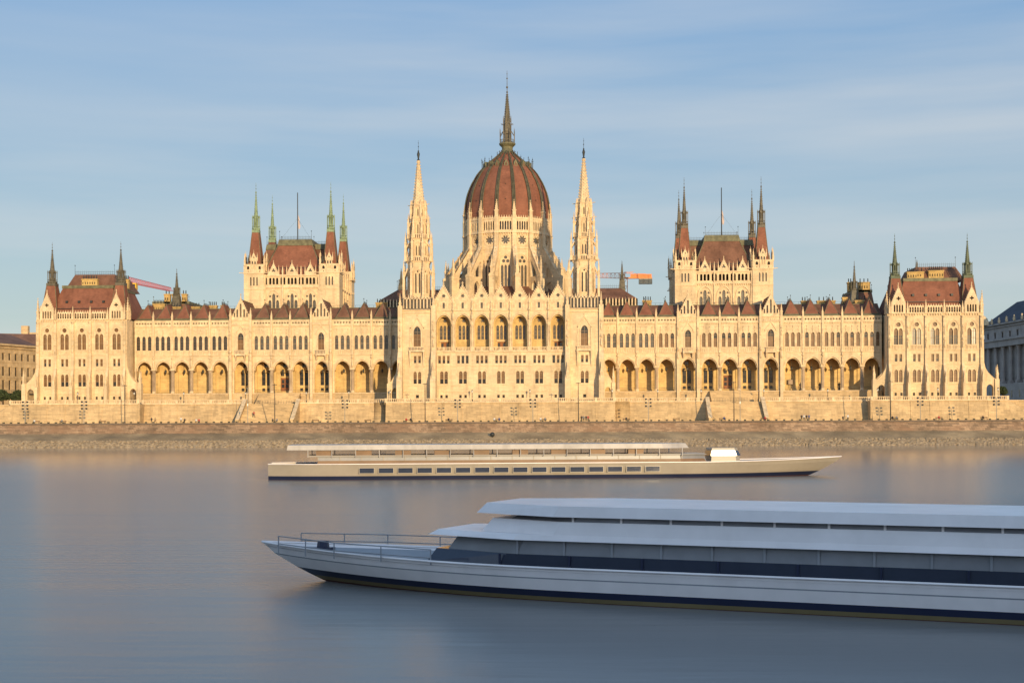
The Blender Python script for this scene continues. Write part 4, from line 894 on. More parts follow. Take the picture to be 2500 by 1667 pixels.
for i in range(15000):
    x = rnd.uniform(-155, 160); t = rnd.random()**.8; y = QY-6.0-4.8*t; z = 1.68-1.8*t; r = rnd.uniform(.14, .38)*(1+.3*t)
    g.add([(x+p[0]*r*rnd.uniform(.7, 1.3), y+p[1]*r*rnd.uniform(.7, 1.3), z+p[2]*r*rnd.uniform(.5, 1.0)) for p in ico], icf, ROCK)
o = MB(); o = None
me = bpy.data.meshes.new('bank_rocks'); me.from_pydata(g.v, [], g.f); me.materials.append(ROCK); ob = bpy.data.objects.new('bank_rocks', me); col.objects.link(ob); tag(ob, 'grey and tan riprap stones piled along the waterline', 'rocks', kind='stuff')

# water
wm = bpy.data.materials.new('river_water'); wm.use_nodes = True; nt = wm.node_tree; bs = nt.nodes['Principled BSDF']
bs.inputs['Base Color'].default_value = (.19, .185, .175, 1); bs.inputs['Roughness'].default_value = .24; bs.inputs['IOR'].default_value = 1.33
gp = nd(nt, 'ShaderNodeNewGeometry').outputs['Position']
sxy = nd(nt, 'ShaderNodeSeparateXYZ'); nt.links.new(gp, sxy.inputs[0])
rr = nd(nt, 'ShaderNodeMapRange'); rr.inputs[1].default_value = -45; rr.inputs[2].default_value = -230; rr.inputs[3].default_value = .035; rr.inputs[4].default_value = .26; nt.links.new(sxy.outputs[1], rr.inputs[0]); nt.links.new(rr.outputs[0], bs.inputs['Roughness'])
def bumpn(sc, scale, dist, prev=None, det=3):
    mp = nd(nt, 'ShaderNodeMapping'); mp.inputs['Scale'].default_value = sc; nt.links.new(gp, mp.inputs[0])
    n = nd(nt, 'ShaderNodeTexNoise', Scale=scale, Detail=det); nt.links.new(mp.outputs[0], n.inputs[0])
    bp = nd(nt, 'ShaderNodeBump', Strength=1.0, Distance=dist); nt.links.new(n.outputs[0], bp.inputs['Height'])
    if prev: nt.links.new(prev, bp.inputs['Normal'])
    return bp.outputs[0]
nrm = bumpn((.22, 1, 1), 1.2, .022); nrm = bumpn((.04, 1, 1), .30, .035, nrm, 2); nrm = bumpn((.006, 1, 1), .10, .12, nrm, 2)
nt.links.new(nrm, bs.inputs['Normal'])
g = MB(); g.add([(-4000, -470, 0), (4000, -470, 0), (4000, QY-9, 0), (-4000, QY-9, 0)], [(0,1,2,3)], wm); S(g, 'river_water')
# unseen near-bank hill behind the camera, shaped to shade the near water
g = MB(); hv = []; nx = 60
for i in range(nx+1):
    x = -900+1800*i/nx + 150; h = HILLH + 5*sin(i*.37)+3*sin(i*.91+1)
    hv += [(x, -440, -1), (x, -470, 4), (x, -500, 12), (x, -530, h*.8), (x, -560, h), (x, -800, h*.7)]
g.add(hv, [(i*6+j, i*6+j+1, (i+1)*6+j+1, (i+1)*6+j) for i in range(nx) for j in range(5)], GRASS); S(g, 'hill')
# ------------------------------------------------------------------ things along the river front
ORD = ['first', 'second', 'third', 'fourth', 'fifth', 'sixth', 'seventh', 'eighth', 'ninth', 'tenth', 'eleventh', 'twelfth', 'thirteenth', 'fourteenth']
def ty(x): a = abs(x); return -4.2 if a < 31 else (3.0 if a < 101 else -1.2)
# old-style lamps on the terrace
def mk_lamp():
    r = empty('street_lamp'); b = MB(); b.lathe(0, 0, [(.30, 0), (.30, .12), (.2, .2), (.27, .45), (.2, .75), (.08, .95), (.07, 2.5), (.1, 2.55), (.05, 2.7)], IRON, 10); b.tube((-.3, 0, 2.45), (.3, 0, 2.45), .03, IRON, 5); b.build('post', r)
    b = MB(); b.frus(0, 0, 2.7, 3.25, .14, .26, LAMPG, 6); h = b.build('lantern', r)
    b = MB(); b.frus(0, 0, 3.25, 3.5, .32, .06, IRON, 6); b.ball(0, 0, 3.56, .06, IRON, 6)
    for k in range(6): a = k*pi/3+pi/6; b.tube((.14*cos(a), .14*sin(a), 2.7), (.27*cos(a), .27*sin(a), 3.25), .02, IRON, 4)
    b.build('lantern_cap', h); return r
LP = [(190, 'in front of the left end pavilion'), (328, 'beside the doorway right of the left end pavilion'), (449, 'below the left arcade, fourth arch'), (600, 'at the left top corner of the left river stair'), (748, 'at the right top corner of the left river stair'), (852, 'by the arches between the left stair and the central block'), (953, 'against the left buttress pier of the central block'), (1153, 'in front of the central block, its left lamp'), (1294, 'in front of the central block, its right lamp'), (1495, 'against the right buttress pier of the central block'), (1606, 'between the central block and the right river stair'), (1712, 'at the left top corner of the right river stair'), (1865, 'at the right top corner of the right river stair'), (2021, 'below the right arcade near the bronze figures'), (2143, 'beside the buttress left of the right end pavilion'), (2290, 'in front of the right end pavilion'), (2437, 'right of the right end pavilion outer buttress')]
L0 = mk_lamp()
for i, (px, d) in enumerate(LP):
    Y = 0; x = wx(px, Y); y = ty(x)+1.6; x = wx(px, y); o = L0 if i == 0 else copy_tree(L0, (x, y, TZ)); o.location = (x, y, TZ)
    tag(o, 'black lantern lamp '+d, 'street lamp', 'lantern lamps on the terrace')
# floodlight masts on the quay
def mk_flood():
    r = empty('floodlight_mast'); b = MB(); b.tube((0, 0, 0), (0, 0, 5.9), .09, POLE, 8, .06); b.frus(0, 0, 0, .3, .2, .12, POLE, 8)
    for z in (3.9, 4.8, 5.7): b.tube((-.62, 0, z), (.62, 0, z), .04, POLE, 5)
    b.build('mast', r)
    for sx in (-.6, .6):
        for z in (3.9, 4.8, 5.7):
            b = MB(); b.M = Matrix.Translation((sx, .12, z+.12)) @ Matrix.Rotation(-.5, 4, 'X'); b.taper((-.2, .2, -.16, .16), -.12, (-.27, .27, -.2, .2), .2, IRON); b.box(-.24, .24, -.17, .17, .2, .22, LAMPG); b.build('floodlight', r)
    return r
F0 = mk_flood(); FW = ['at the far left before the sloping wall end', 'in front of the left end pavilion', 'right of the left river stair', 'before the left half of the central block', 'before the right half of the central block', 'between the central block and the right river stair', 'in front of the right end pavilion', 'at the far right before the pavilion outer buttress']
for i, px in enumerate((61, 205, 842, 1117, 1301, 1583, 2247, 2433)):
    o = F0 if i == 0 else copy_tree(F0, (0, 0, 0)); o.location = (wx(px, -20.5), -20.5, QZ); tag(o, 'grey six-floodlight mast '+FW[i], 'floodlight', 'floodlight masts on the quay')
def mk_mast():
    r = empty('lighting_mast'); b = MB(); b.tube((0, 0, 0), (0, 0, 10.2), .13, IRON, 8, .08); b.frus(0, 0, 0, .5, .24, .15, IRON, 8); b.tube((-.5, 0, 5.0), (.5, 0, 5.0), .04, IRON, 5); b.build('pole', r)
    b = MB(); b.box(-.62, .62, -.12, .12, 10.1, 10.25, IRON); b.ball(0, 0, 10.35, .1, IRON, 6); b.build('lamp_head', r); return r
M0 = mk_mast(); MW = ['in front of the right edge of the left pavilion', 'before the left river stair', 'before the left tower of the central block', 'before the right tower of the central block', 'before the right river stair', 'before the left edge of the right pavilion']
for i, px in enumerate((305, 671, 1038, 1412, 1792, 2174)):
    o = M0 if i == 0 else copy_tree(M0, (0, 0, 0)); o.location = (wx(px, -19.5), -19.5, QZ); tag(o, 'tall dark pole '+MW[i], 'pole', 'tall dark masts along the quay')
for px, d in ((605, 'left of the left river stair'), (1807, 'before the middle of the right river stair')):
    b = MB(); x = wx(px, -20); b.tube((x, -20, QZ), (x, -20, QZ+9.3), .09, POLE, 8, .05); b.frus(x, -20, QZ, QZ+.4, .18, .12, POLE, 8); b.box(x-.3, x+.3, -20.1, -19.9, QZ+9.2, QZ+9.32, POLE); b.box(x-.14, x+.14, -20.12, -19.9, QZ+4.6, QZ+5.2, LAMPG)
    tag(b.build('pale_pole'), 'slim pale grey pole standing '+d, 'pole', 'pale poles by the stairs')
# square blocks along the quay edge
BLK = mat('dark_quay_block', (.07, .065, .04), var=.2)
b = MB(); b.taper((-.27, .27, -.25, .25), 0, (-.24, .24, -.22, .22), .46, BLK); b.box(-.27, .27, -.25, .25, .44, .52, BLK)
B0 = b.build('quay_block'); nB = 0
x = wx(-10, -23.2)
while x < wx(2510, -23.2):
    o = B0 if nB == 0 else B0.copy()
    if nB: col.objects.link(o)
    o.location = (x, -23.0, QZ-.02); tag(o, 'low dark square block in the even row along the embankment edge', 'block', 'square blocks along the embankment edge'); x += 2.02; nB += 1
# benches
def mk_bench():
    r = empty('bench')
    b = MB()
    for k in range(3): b.box(-.95, .95, -.28+.18*k, -.14+.18*k, .42, .46, WOODB)
    b.build('seat', r); b = MB()
    for k in range(2): b.box(-.95, .95, .24, .28, .58+.17*k, .7+.17*k, WOODB)
    b.build('backrest', r)
    for s in (-.75, .75):
        b = MB(); b.box(s-.04, s+.04, -.26, -.2, 0, .42, IRON); b.box(s-.04, s+.04, .2, .26, 0, .9, IRON); b.box(s-.04, s+.04, -.26, .26, .38, .42, IRON); b.build('leg', r)
    return r
WOODB = mat('bench_wood', (.16, .085, .04), var=.2)
BN = [(88, 'leftmost of all, right of the first floodlight mast'), (153, 'left of the second floodlight mast'), (249, 'below the middle of the left pavilion'), (770, 'just right of the left river stair'), (898, 'left of the rounded wall return'), (998, 'below the left tower of the central block'), (1096, 'left of the mast before the central block'), (1213, 'below the middle of the central block'), (1326, 'right of the mast before the central block'), (1529, 'between the central block and the right stair'), (1651, 'beside the shadowed left flank of the right stair'), (1764, 'at the foot of the right stair, left part'), (1866, 'at the right foot of the right stair'), (2185, 'below the left edge of the right pavilion'), (2293, 'below the middle of the right pavilion'), (2403, 'rightmost of all, below the right pavilion outer edge')]
N0 = mk_bench()
for i, (px, d) in enumerate(BN):
    o = N0 if i == 0 else copy_tree(N0, (0, 0, 0)); o.location = (wx(px, -21.8), -21.8, QZ); tag(o, 'brown wooden quay bench '+d, 'bench', 'benches along the quay')
# people: one skinned body each
SKIN = mat('skin', (.45, .25, .17), var=.05); HAIR = mat('dark_hair', (.04, .025, .015), var=.1)
CLO = {n: mat(n+'_cloth', c, var=.1) for n, c in (('black', (.02, .02, .022)), ('white', (.6, .57, .52)), ('red', (.4, .05, .04)), ('blue', (.05, .08, .2)), ('grey', (.18, .18, .18)), ('tan', (.35, .24, .13)), ('green', (.07, .12, .06)))}
POSES = {}
def body(pose):
    J = {'pel': (0, 0, .95, .13), 'waist': (0, 0, 1.12, .125), 'chest': (0, 0, 1.36, .155), 'neck': (0, 0, 1.5, .06), 'jaw': (0, -.02, 1.6, .075), 'head': (0, -.01, 1.69, .095), 'crown': (0, 0, 1.76, .06)}
    for s, n in ((-1, 'l'), (1, 'r')):
        J.update({n+'sh': (s*.17, 0, 1.43, .07), n+'el': (s*.25, .03, 1.16, .045), n+'wr': (s*.25, -.07, .93, .032), n+'hd': (s*.25, -.1, .84, .035)})
        if pose == 'sit': J.update({n+'hip': (s*.1, 0, .52, .1), n+'kn': (s*.13, -.45, .53, .07), n+'an': (s*.13, -.45, .1, .045), n+'ft': (s*.14, -.62, .05, .04)})
        elif pose == 'walk': J.update({n+'hip': (s*.09, 0, .88, .1), n+'kn': (s*.1+.1*s, -.05, .5, .065), n+'an': (s*.12+.2*s, .02, .1, .045), n+'ft': (s*.14+.24*s, -.06, .05, .04)})
        else: J.update({n+'hip': (s*.09, 0, .88, .1), n+'kn': (s*.11, -.02, .5, .065), n+'an': (s*.12, .02, .09, .045), n+'ft': (s*.13, -.14, .04, .04)})
    if pose == 'sit':
        for k in J:
            if k[1:] not in ('hip', 'kn', 'an', 'ft'): a = J[k]; J[k] = (a[0], a[1], a[2]-.40, a[3])
        for n in 'lr': a = J[n+'el']; J[n+'wr'] = (a[0]*.8, -.2, .66, .032); J[n+'hd'] = (a[0]*.6, -.3, .62, .035)
    E_ = [('pel', 'waist'), ('waist', 'chest'), ('chest', 'neck'), ('neck', 'jaw'), ('jaw', 'head'), ('head', 'crown')]
    for n in 'lr': E_ += [('chest', n+'sh'), (n+'sh', n+'el'), (n+'el', n+'wr'), (n+'wr', n+'hd'), ('pel', n+'hip'), (n+'hip', n+'kn'), (n+'kn', n+'an'), (n+'an', n+'ft')]
    ks = list(J); me = bpy.data.meshes.new('person'); me.from_pydata([J[k][:3] for k in ks], [(ks.index(a), ks.index(c)) for a, c in E_], [])
    o = bpy.data.objects.new('person', me); col.objects.link(o); sk = o.modifiers.new('skin', 'SKIN')
    for i, k in enumerate(ks): me.skin_vertices[0].data[i].radius = (J[k][3],)*2; me.skin_vertices[0].data[i].use_root = (k == 'pel')
    ss = o.modifiers.new('sub', 'SUBSURF'); ss.levels = 1; ss.render_levels = 1
    dg = bpy.context.evaluated_depsgraph_get(); out = bpy.data.meshes.new_from_object(o.evaluated_get(dg)); bpy.data.objects.remove(o); return out
def person(px, pose, top, label, Y=-22.3, z=None, low='black', hh=1.0, px_rz=0.0):
    if pose not in POSES: POSES[pose] = body(pose)
    me = POSES[pose].copy(); me.materials.clear()
    for m in (CLO[low], CLO[top], SKIN, HAIR): me.materials.append(m)
    d = -.40 if pose == 'sit' else 0
    for p in me.polygons:
        c = p.center; p.use_smooth = True
        k = 0
        if c.z > .93+d and not (pose == 'sit' and c.y < -.15): k = 1
        if abs(c.x) > .17 and c.z > .98+d: k = 1
        if abs(c.x) > .19 and .75+d < c.z < .93+d and pose != 'sit': k = 2
        if c.z > 1.5+d: k = 2
        if c.z > 1.62+d and c.y > -.04 or c.z > 1.74+d: k = 3
        p.material_index = k
    o = bpy.data.objects.new('person', me); col.objects.link(o); o.location = (wx(px, Y), Y, QZ if z is None else z); o.scale = (hh,)*3; o.rotation_euler = (0, 0, px_rz)
    tag(o, label, 'person', 'people on the quay')
SB = -21.85
for a in [(84, 'sit', 'white', 'person in white top sitting on the leftmost quay bench', SB), (151, 'sit', 'grey', 'person in grey jacket sitting on the bench left of the second floodlight mast', SB),
  (245, 'sit', 'tan', 'person in tan top sitting on the bench below the left pavilion', SB), (370, 'stand', 'black', 'person dressed in black standing left of a companion below the first left arch'), (379, 'walk', 'tan', 'person in tan coat walking below the second left arch'),
  (442, 'stand', 'white', 'person in long white clothes standing near the fourth left arch'), (451, 'sit', 'black', 'person in black crouching on a block beside one in white', -22.9, QZ+.1), (479, 'sit', 'white', 'person in white top sitting left of one in red'), (486, 'sit', 'red', 'person in red top sitting beside one in white'),
  (620, 'walk', 'red', 'person in red top climbing the left river stair', -5.0, 7.75), (666, 'sit', 'black', 'person in black sitting at the foot of the left river stair', -21.9, QZ), (676, 'sit', 'grey', 'person in grey sitting at the right of one in black by the stair mast', -21.9, QZ),
  (992, 'sit', 'red', 'person in red jacket sitting on the bench below the left tower', SB), (1003, 'sit', 'black', 'person in black jacket sitting on the bench below the left tower', SB), (1095, 'sit', 'black', 'person in black sitting alone on the bench left of the central mast', SB),
  (1207, 'sit', 'white', 'person in white top on the bench below the central block middle', SB), (1219, 'sit', 'blue', 'person in blue top on the bench below the central block middle', SB), (1320, 'sit', 'white', 'person in white on the bench right of the central mast', SB), (1331, 'sit', 'grey', 'person in grey on the bench right of the central mast', SB),
  (1420, 'stand', 'black', 'leftmost of four people standing together below the right tower', ), (1425, 'stand', 'grey', 'second of four people standing together below the right tower'), (1431, 'stand', 'black', 'third of four people standing together below the right tower'), (1436, 'stand', 'red', 'rightmost of four people below the right tower, red top'),
  (1529, 'sit', 'black', 'person in black sitting on the bench between central block and right stair', SB), (1768, 'sit', 'blue', 'person in blue sitting on the bench at the foot of the right stair', SB), (1868, 'sit', 'red', 'person in red sitting on the bench at the right stair corner', SB),
  (1957, 'stand', 'black', 'leftmost of four people standing below the right arcade, black coat'), (1963, 'stand', 'white', 'second of four people below the right arcade, white top'), (1969, 'walk', 'black', 'third of four people below the right arcade, mid-step'), (1975, 'stand', 'blue', 'rightmost of four people below the right arcade, blue top'),
  (2058, 'sit', 'black', 'person in black sitting left of one in white near the right arcade end', -22.6, QZ), (2070, 'stand', 'white', 'person in white standing near the right arcade end'),
  (2179, 'sit', 'black', 'person in black on the bench below the right pavilion left edge', SB), (2189, 'sit', 'grey', 'person in grey on the bench below the right pavilion left edge', SB), (2292, 'sit', 'red', 'person in red on the bench below the right pavilion middle', SB), (2400, 'sit', 'black', 'person in black on the rightmost quay bench', SB)]:
    person(*a)
# lanterns hanging in the arcades
def mk_hang():
    r = empty('hanging_lantern'); b = MB(); b.tube((0, 0, .9), (0, 0, 3.4), .03, IRON, 4); b.frus(0, 0, .62, .95, .36, .08, IRON, 6); b.frus(0, 0, -.35, 0, .05, .26, IRON, 6)
    for k in range(6): a = k*pi/3; b.tube((.26*cos(a), .26*sin(a), 0), (.34*cos(a), .34*sin(a), .62), .03, IRON, 4)
    b.build('lantern_frame', r); b = MB(); b.frus(0, 0, 0, .62, .22, .3, GGLASS, 6); b.build('lantern_glass', r); return r
H0 = mk_hang(); first = True
for s in (-1, 1):
    cs = sorted([(l+r)/2 for l, r in BAYS + list(RISALIT)], reverse=True)
    for i, c in enumerate(cs):
        o = H0 if first else copy_tree(H0, (0, 0, 0)); first = False; o.location = (s*c, FY+2.6, 20.9)
        tag(o, 'black lantern hanging in the %s arch from the %s pavilion' % (ORD[i], 'left' if s < 0 else 'right'), 'lantern', 'lanterns hanging in the arcades')
# bronze figures and a notice board in the right arcade
def mk_fig():
    r = empty('bronze_figure'); b = MB(); b.box(-.4, .4, -.35, .35, 0, .45, IRON); b.build('plinth', r)
    b = MB(); b.lathe(0, 0, [(.26, .45), (.3, .9), (.24, 1.4), (.3, 1.8), (.27, 2.0), (.1, 2.08), (.15, 2.2), (.15, 2.35), (.03, 2.47)], IRON, 10); b.tube((.25, -.05, 1.9), (.5, -.2, 1.4), .08, IRON, 6, .06); b.tube((-.25, -.05, 1.9), (-.36, -.2, 1.45), .08, IRON, 6, .06); b.tube((.5, -.2, .45), (.45, -.2, 2.7), .035, IRON, 5)
    b.build('figure', r); return r
G0 = mk_fig()
for i, px in enumerate((1955, 2002, 2049)):
    o = G0 if i == 0 else copy_tree(G0, (0, 0, 0)); o.location = (wx(px, FY+1.9), FY+1.9, 14.8); tag(o, 'dark bronze standing figure in the right arcade, %s of three from the left' % ORD[i], 'statue', 'bronze figures in the right arcade')
b = MB(); x = wx(1930, FY+4.6); b.box(x-.7, x+.7, FY+4.4, FY+4.5, 16.7, 18.1, IRON); b.box(x-.62, x+.62, FY+4.37, FY+4.4, 16.78, 18.02, BROWN); b.box(x-.06, x+.06, FY+4.42, FY+4.5, 14.8, 16.7, IRON)
tag(b.build('notice_board'), 'square brown notice board against the yellow arcade wall', 'notice board')
b = MB(); x = wx(1202, QY-4.3); b.ball(x, QY-4.3, 2.95, .62, IRON, 14); b.tube((x, QY-4.3, 2.2), (x, QY-4.3, 2.6), .2, IRON, 8); tag(b.build('mooring_ball'), 'round black ball lying on the silty slope below the central block', 'mooring ball')

# ------------------------------------------------------------------ cranes
def lattice(b, p, q, w, h, m, n, up=Vector((0, 0, 1))):
    p = Vector(p); q = Vector(q); d = (q-p).normalized(); s_ = d.cross(up).normalized(); u = s_.cross(d).normalized()
    for a in (s_*w/2, -s_*w/2): b.tube(p+a, q+a, .1, m, 4)
    b.tube(p+u*h, q+u*h*.7, .12, m, 4)
    for k in range(n):
        c0 = p+(q-p)*k/n; c1 = p+(q-p)*(k+.5)/n; c2 = p+(q-p)*(k+1)/n; t = u*h*(1-.3*k/n)
        for a in (s_*w/2, -s_*w/2): b.tube(c0+a, c1+t, .06, m, 4); b.tube(c1+t, c2+a, .06, m, 4)
        b.tube(c0+s_*w/2, c0-s_*w/2, .06, m, 4)
def mastl(b, x, y, z0, z1, w, m, n):
    for sx in (-1, 1):
        for sy in (-1, 1): b.tube((x+sx*w/2, y+sy*w/2, z0), (x+sx*w/2, y+sy*w/2, z1), .11, m, 4)
    for k in range(n):
        a = z0+(z1-z0)*k/n; c = z0+(z1-z0)*(k+1)/n
        for sy in (-1, 1): b.tube((x-w/2, y+sy*w/2, a), (x+w/2, y+sy*w/2, c), .06, m, 4); b.tube((x-w/2, y+sy*w/2, c), (x+w/2, y+sy*w/2, c), .06, m, 4)
t = empty('tower_crane', (0, 0, 0), 'dark red tower crane with yellow cab behind the left pavilion roof', 'crane', 'tower cranes behind the palace')
Y = 80; x0 = wx(312, Y); z0 = wz(312, 690, Y)
b = MB(); mastl(b, x0, Y, 9.5, z0, 1.8, CRED, 18); b.build('mast', t)
x1 = wx(419, Y+60); z1 = wz(419, 711, Y+60); b = MB(); lattice(b, (x0+.5, Y, z0), (x1, Y+60, z1), 1.4, 1.9, CRED, 22); b.build('jib', t)
b = MB(); lattice(b, (x0-.5, Y, z0), (x0-8, Y-8, z0+.5), 1.4, 1.2, CRED, 4); b.box(x0-9, x0-6.5, Y-9, Y-7, z0-1.5, z0+.3, GREYB); b.box(x0-1.2, x0+1.6, Y-1.6, Y+1, z0-1.6, z0+.3, CRED); b.build('counter_jib', t)
b = MB(); x = wx(328, Y-1.5); b.box(x-1.1, x+1.1, Y-2.6, Y-.6, z0-2.6, z0-.4, CYEL); b.box(x-.8, x+.8, Y-2.65, Y-2.6, z0-1.8, z0-.8, GLASS); b.build('cab', t)
t = empty('tower_crane', (0, 0, 0), 'orange tower crane with pale counterweights right of the central block', 'crane', 'tower cranes behind the palace')
Y = 100; x0 = wx(1527, Y); z0 = wz(1527, 680, Y); xl = wx(1440, Y+18); xr = wx(1597, Y-10)
b = MB(); mastl(b, x0, Y, 9.5, z0+.3, 1.7, CORG, 16); b.build('mast', t)
b = MB(); lattice(b, (x0, Y, z0), (xl, Y+18, wz(1440, 677, Y+18)), 1.3, 1.9, CORG, 9); b.build('jib', t)
b = MB(); b.box(x0, xr, Y-1, Y+.4, z0-.1, z0+.3, CORG); b.tube((x0, Y, z0+1.8), (xr-2, Y, z0+1.5), .09, CORG, 4); b.tube((x0+3, Y, z0+2.3), (x0, Y, z0+2.0), .09, CORG, 4); b.tube((x0, Y, z0), (x0, Y, z0+2.4), .14, CORG, 4); b.tube((x0, Y, z0+2.4), (xr-4, Y, z0+1.1), .06, CORG, 4)
b.box(xr-7.5, xr-.2, Y-.9, Y+.4, z0+.3, z0+1.4, CORG); b.build('counter_jib', t)
b = MB(); b.box(xr-4.6, xr, Y-1.1, Y+.6, z0-2.0, z0-.12, TRIM); b.build('counterweight', t)
b = MB(); b.box(x0-1.8, x0-.2, Y-2.2, Y-.9, z0-2.7, z0-.5, CYEL); b.box(x0-1.5, x0-.5, Y-2.25, Y-2.2, z0-2.0, z0-.9, GLASS); b.build('cab', t)

# ------------------------------------------------------------------ neighbouring buildings
def facade(name, A, B, depth, z0, zt, m, roofm, rows, ncol, label, roofh, cols=None, ww=1.1):
    A = Vector(A); B = Vector(B); d = B-A; L = d.length; ang = math.atan2(d.y, d.x); r = empty(name, (0, 0, 0), label, 'building')
    M = Matrix.Translation((A.x, A.y, 0)) @ Matrix.Rotation(ang, 4, 'Z'); b = MB(); b.M = M; hs = []; sp = L/ncol; wn = []
    for za, zb in rows:
        for k in range(ncol): hs.append(rect((k+.5)*sp, ww, za, zb)); wn.append(((k+.5)*sp, za, zb))
    b.panel(0, L, z0, zt, hs, 0, .5, m); b.box(0, L, .9, depth, z0, zt-.01, m)
    for za, zb in rows: b.box(0, L, -.15, 0, za-.7, za-.4, m)
    b.box(-.5, L+.5, -.9, .2, zt, zt+.6, m); b.box(-.3, L+.3, -.5, 0, zt-.9, zt-.5, m)
    for x, za, zb in wn: b.box(x-ww/2-.2, x+ww/2+.2, -.2, 0, zb+.15, zb+.4, m)
    w = b.build('wall', r)
    for x, za, zb in wn:
        c = M @ Vector((x, .3, za)); put(winmesh(ww, zb-za, zb-za, 'glass', 1, 1), 'window', w, c.x, c.y, c.z, ang)
    if cols:
        for k in range(cols[0]+1):
            x = L*k/cols[0]; b = MB(); b.M = M; b.box(x-.9, x+.9, -1.9, -.1, cols[1]-1, cols[1], m); b.lathe(x, -1.0, [(.8, cols[1]), (.68, cols[1]+.8), (.6, cols[2]-1.4), (.85, cols[2])], m, 12); b.build('column', r)
        b = MB(); b.M = M; b.box(-1, L+1, -2.2, .1, cols[2], cols[2]+2.2, m); b.box(-1.4, L+1.4, -2.7, .1, cols[2]+2.2, cols[2]+2.7, m); b.box(-1, L+1, -2.2, .1, z0, cols[1]-1, m)
        for k in range(cols[0]): x = L*(k+.5)/cols[0]; b.box(x-.5, x+.5, -2.25, -2.19, cols[1]-6, cols[1]-3.5, GLASS); b.lathe(x, -1.2, [(.4, zt+.6), (.5, zt+1.3), (.3, zt+2), (.35, zt+2.3), (.05, zt+2.7)], TRIM, 8)
        b.build('entablature', r)
    b = MB(); b.M = M; b.taper((-.4, L+.4, -.4, depth), zt+.6, (1.5, L-1.5, depth*.4, depth*.6), zt+.6+roofh, roofm); b.build('roof', r)
    return r, M
xa = wx(-110, 15)
r, M = facade('riverside_apartment_building', (wx(-150, 22), 22, 0), (wx(92, 66), 66, 0), 24, 9.5, 31.2, TANB, REDR, [(11.5, 14.5), (17.2, 20.2), (21.6, 24.4), (26.6, 28.8)], 15, 'tan stone apartment block with four window rows left of the palace', 4.0)
b = MB(); b.M = M; b.box(0, 60, -1.2, 0, 15.9, 16.1, IRON)
for k in range(90): b.box(.3+.8*k, .36+.8*k, -1.15, -1.1, 16.1, 17.0, IRON)
b.box(0, 72, -1.18, -1.08, 17.0, 17.08, IRON); b.build('balcony', r)
r, M = facade('distant_tiled_house', (wx(-60, 130), 130, 0), (wx(110, 140), 140, 0), 20, 9.5, 33.5, TANB, REDR, [(26.5, 29)], 9, 'yellowish house with dark tiled roof and chimney behind the apartment block', 7.0)
b = MB(); x = wx(63, 148); b.box(x-1.3, x+1.3, 147, 149, 36, 44.4, TANB); b.box(x+2, x+5.5, 147, 149, 36, 41.8, TANB); b.build('chimney', r)
r, M = facade('colonnaded_museum', (wx(2404, 150), 150, 0), (wx(2620, 78), 78, 0), 30, 9.5, 41.2, GREYB, SLATE, [(12, 14.5), (22, 26), (28, 31.5), (36.5, 38.5)], 11, 'grey classical building with tall columns and slate roof right of the palace', 9.0, (11, 20.5, 33.0), 1.5)
b = MB(); b.M = M; b.lathe(2.4, -1.0, [(1.8, 41.8), (2.0, 42.6), (1.2, 43.4), (1.3, 44.2), (.4, 45.2), (.05, 45.6)], TRIM, 10); b.lathe(4.6, -1.0, [(1.1, 41.8), (.9, 43), (.3, 43.9)], TRIM, 8); b.build('roof_statue', r)
r, M = facade('dark_mansard_house', (wx(2395, 175), 175, 0), (wx(2425, 170), 170, 0), 20, 9.5, 36.0, GREYB, SLATE, [(30, 32.5)], 3, 'dark mansard roofed house between the palace and the columned building', 6.5)
b = MB()
for k in range(3): x = wx(2403+6*k, 176); b.box(x-.5, x+.5, 175.5, 177, 40, 44.5-.4*k, BRICKC)
b.build('chimney', r)
# trees at the far left, and bushes
LEAF = mat('dark_green_foliage', (.045, .06, .02), rough=.9, var=.5, vscale=1.5)
def tree(px, Y, z0, h, rad, label):
    r = empty('broadleaf_tree', (wx(px, Y), Y, z0), label, 'tree', 'trees left of the palace'); b = MB(); b.tube((0, 0, 0), (0, 0, h*.5), .22, BROWN, 7, .12)
    for k in range(5): a = k*1.3; b.tube((0, 0, h*.35), (rad*.6*cos(a), rad*.6*sin(a), h*.75), .09, BROWN, 5, .03)
    b.build('trunk', r); b = MB(); R_ = random.Random(px)
    for i in range(2600):
        c = R_.choice([(0, 0, .72, 1.0), (.5, .2, .6, .7), (-.5, -.1, .6, .75), (.1, -.5, .55, .7), (-.2, .4, .8, .6)]); th = R_.uniform(0, 2*pi); u = R_.uniform(-1, 1); q = R_.random()**.35*c[3]*rad*.8
        p = Vector((c[0]*rad+q*sqrt(1-u*u)*cos(th), c[1]*rad+q*sqrt(1-u*u)*sin(th), c[2]*h+q*u*.8)); a = Vector((R_.gauss(0, 1), R_.gauss(0, 1), R_.gauss(0, 1))).normalized()*.28; e = a.orthogonal().normalized()*.2
        b.add([tuple(p-a), tuple(p+e), tuple(p+a), tuple(p-e)], [(0, 1, 2, 3)], LEAF)
    o = b.build('crown', r)
tree(4, 10, 11.3, 4.7, 2.3, 'dark leafy tree at the left picture edge before the tan building')
tree(44, 11, 11.3, 4.6, 2.2, 'dark round tree between the left edge and the palace buttress')
tree(2448, 30, 11.5, 5.0, 1.5, 'small bare-looking dark tree before the columned building'); 
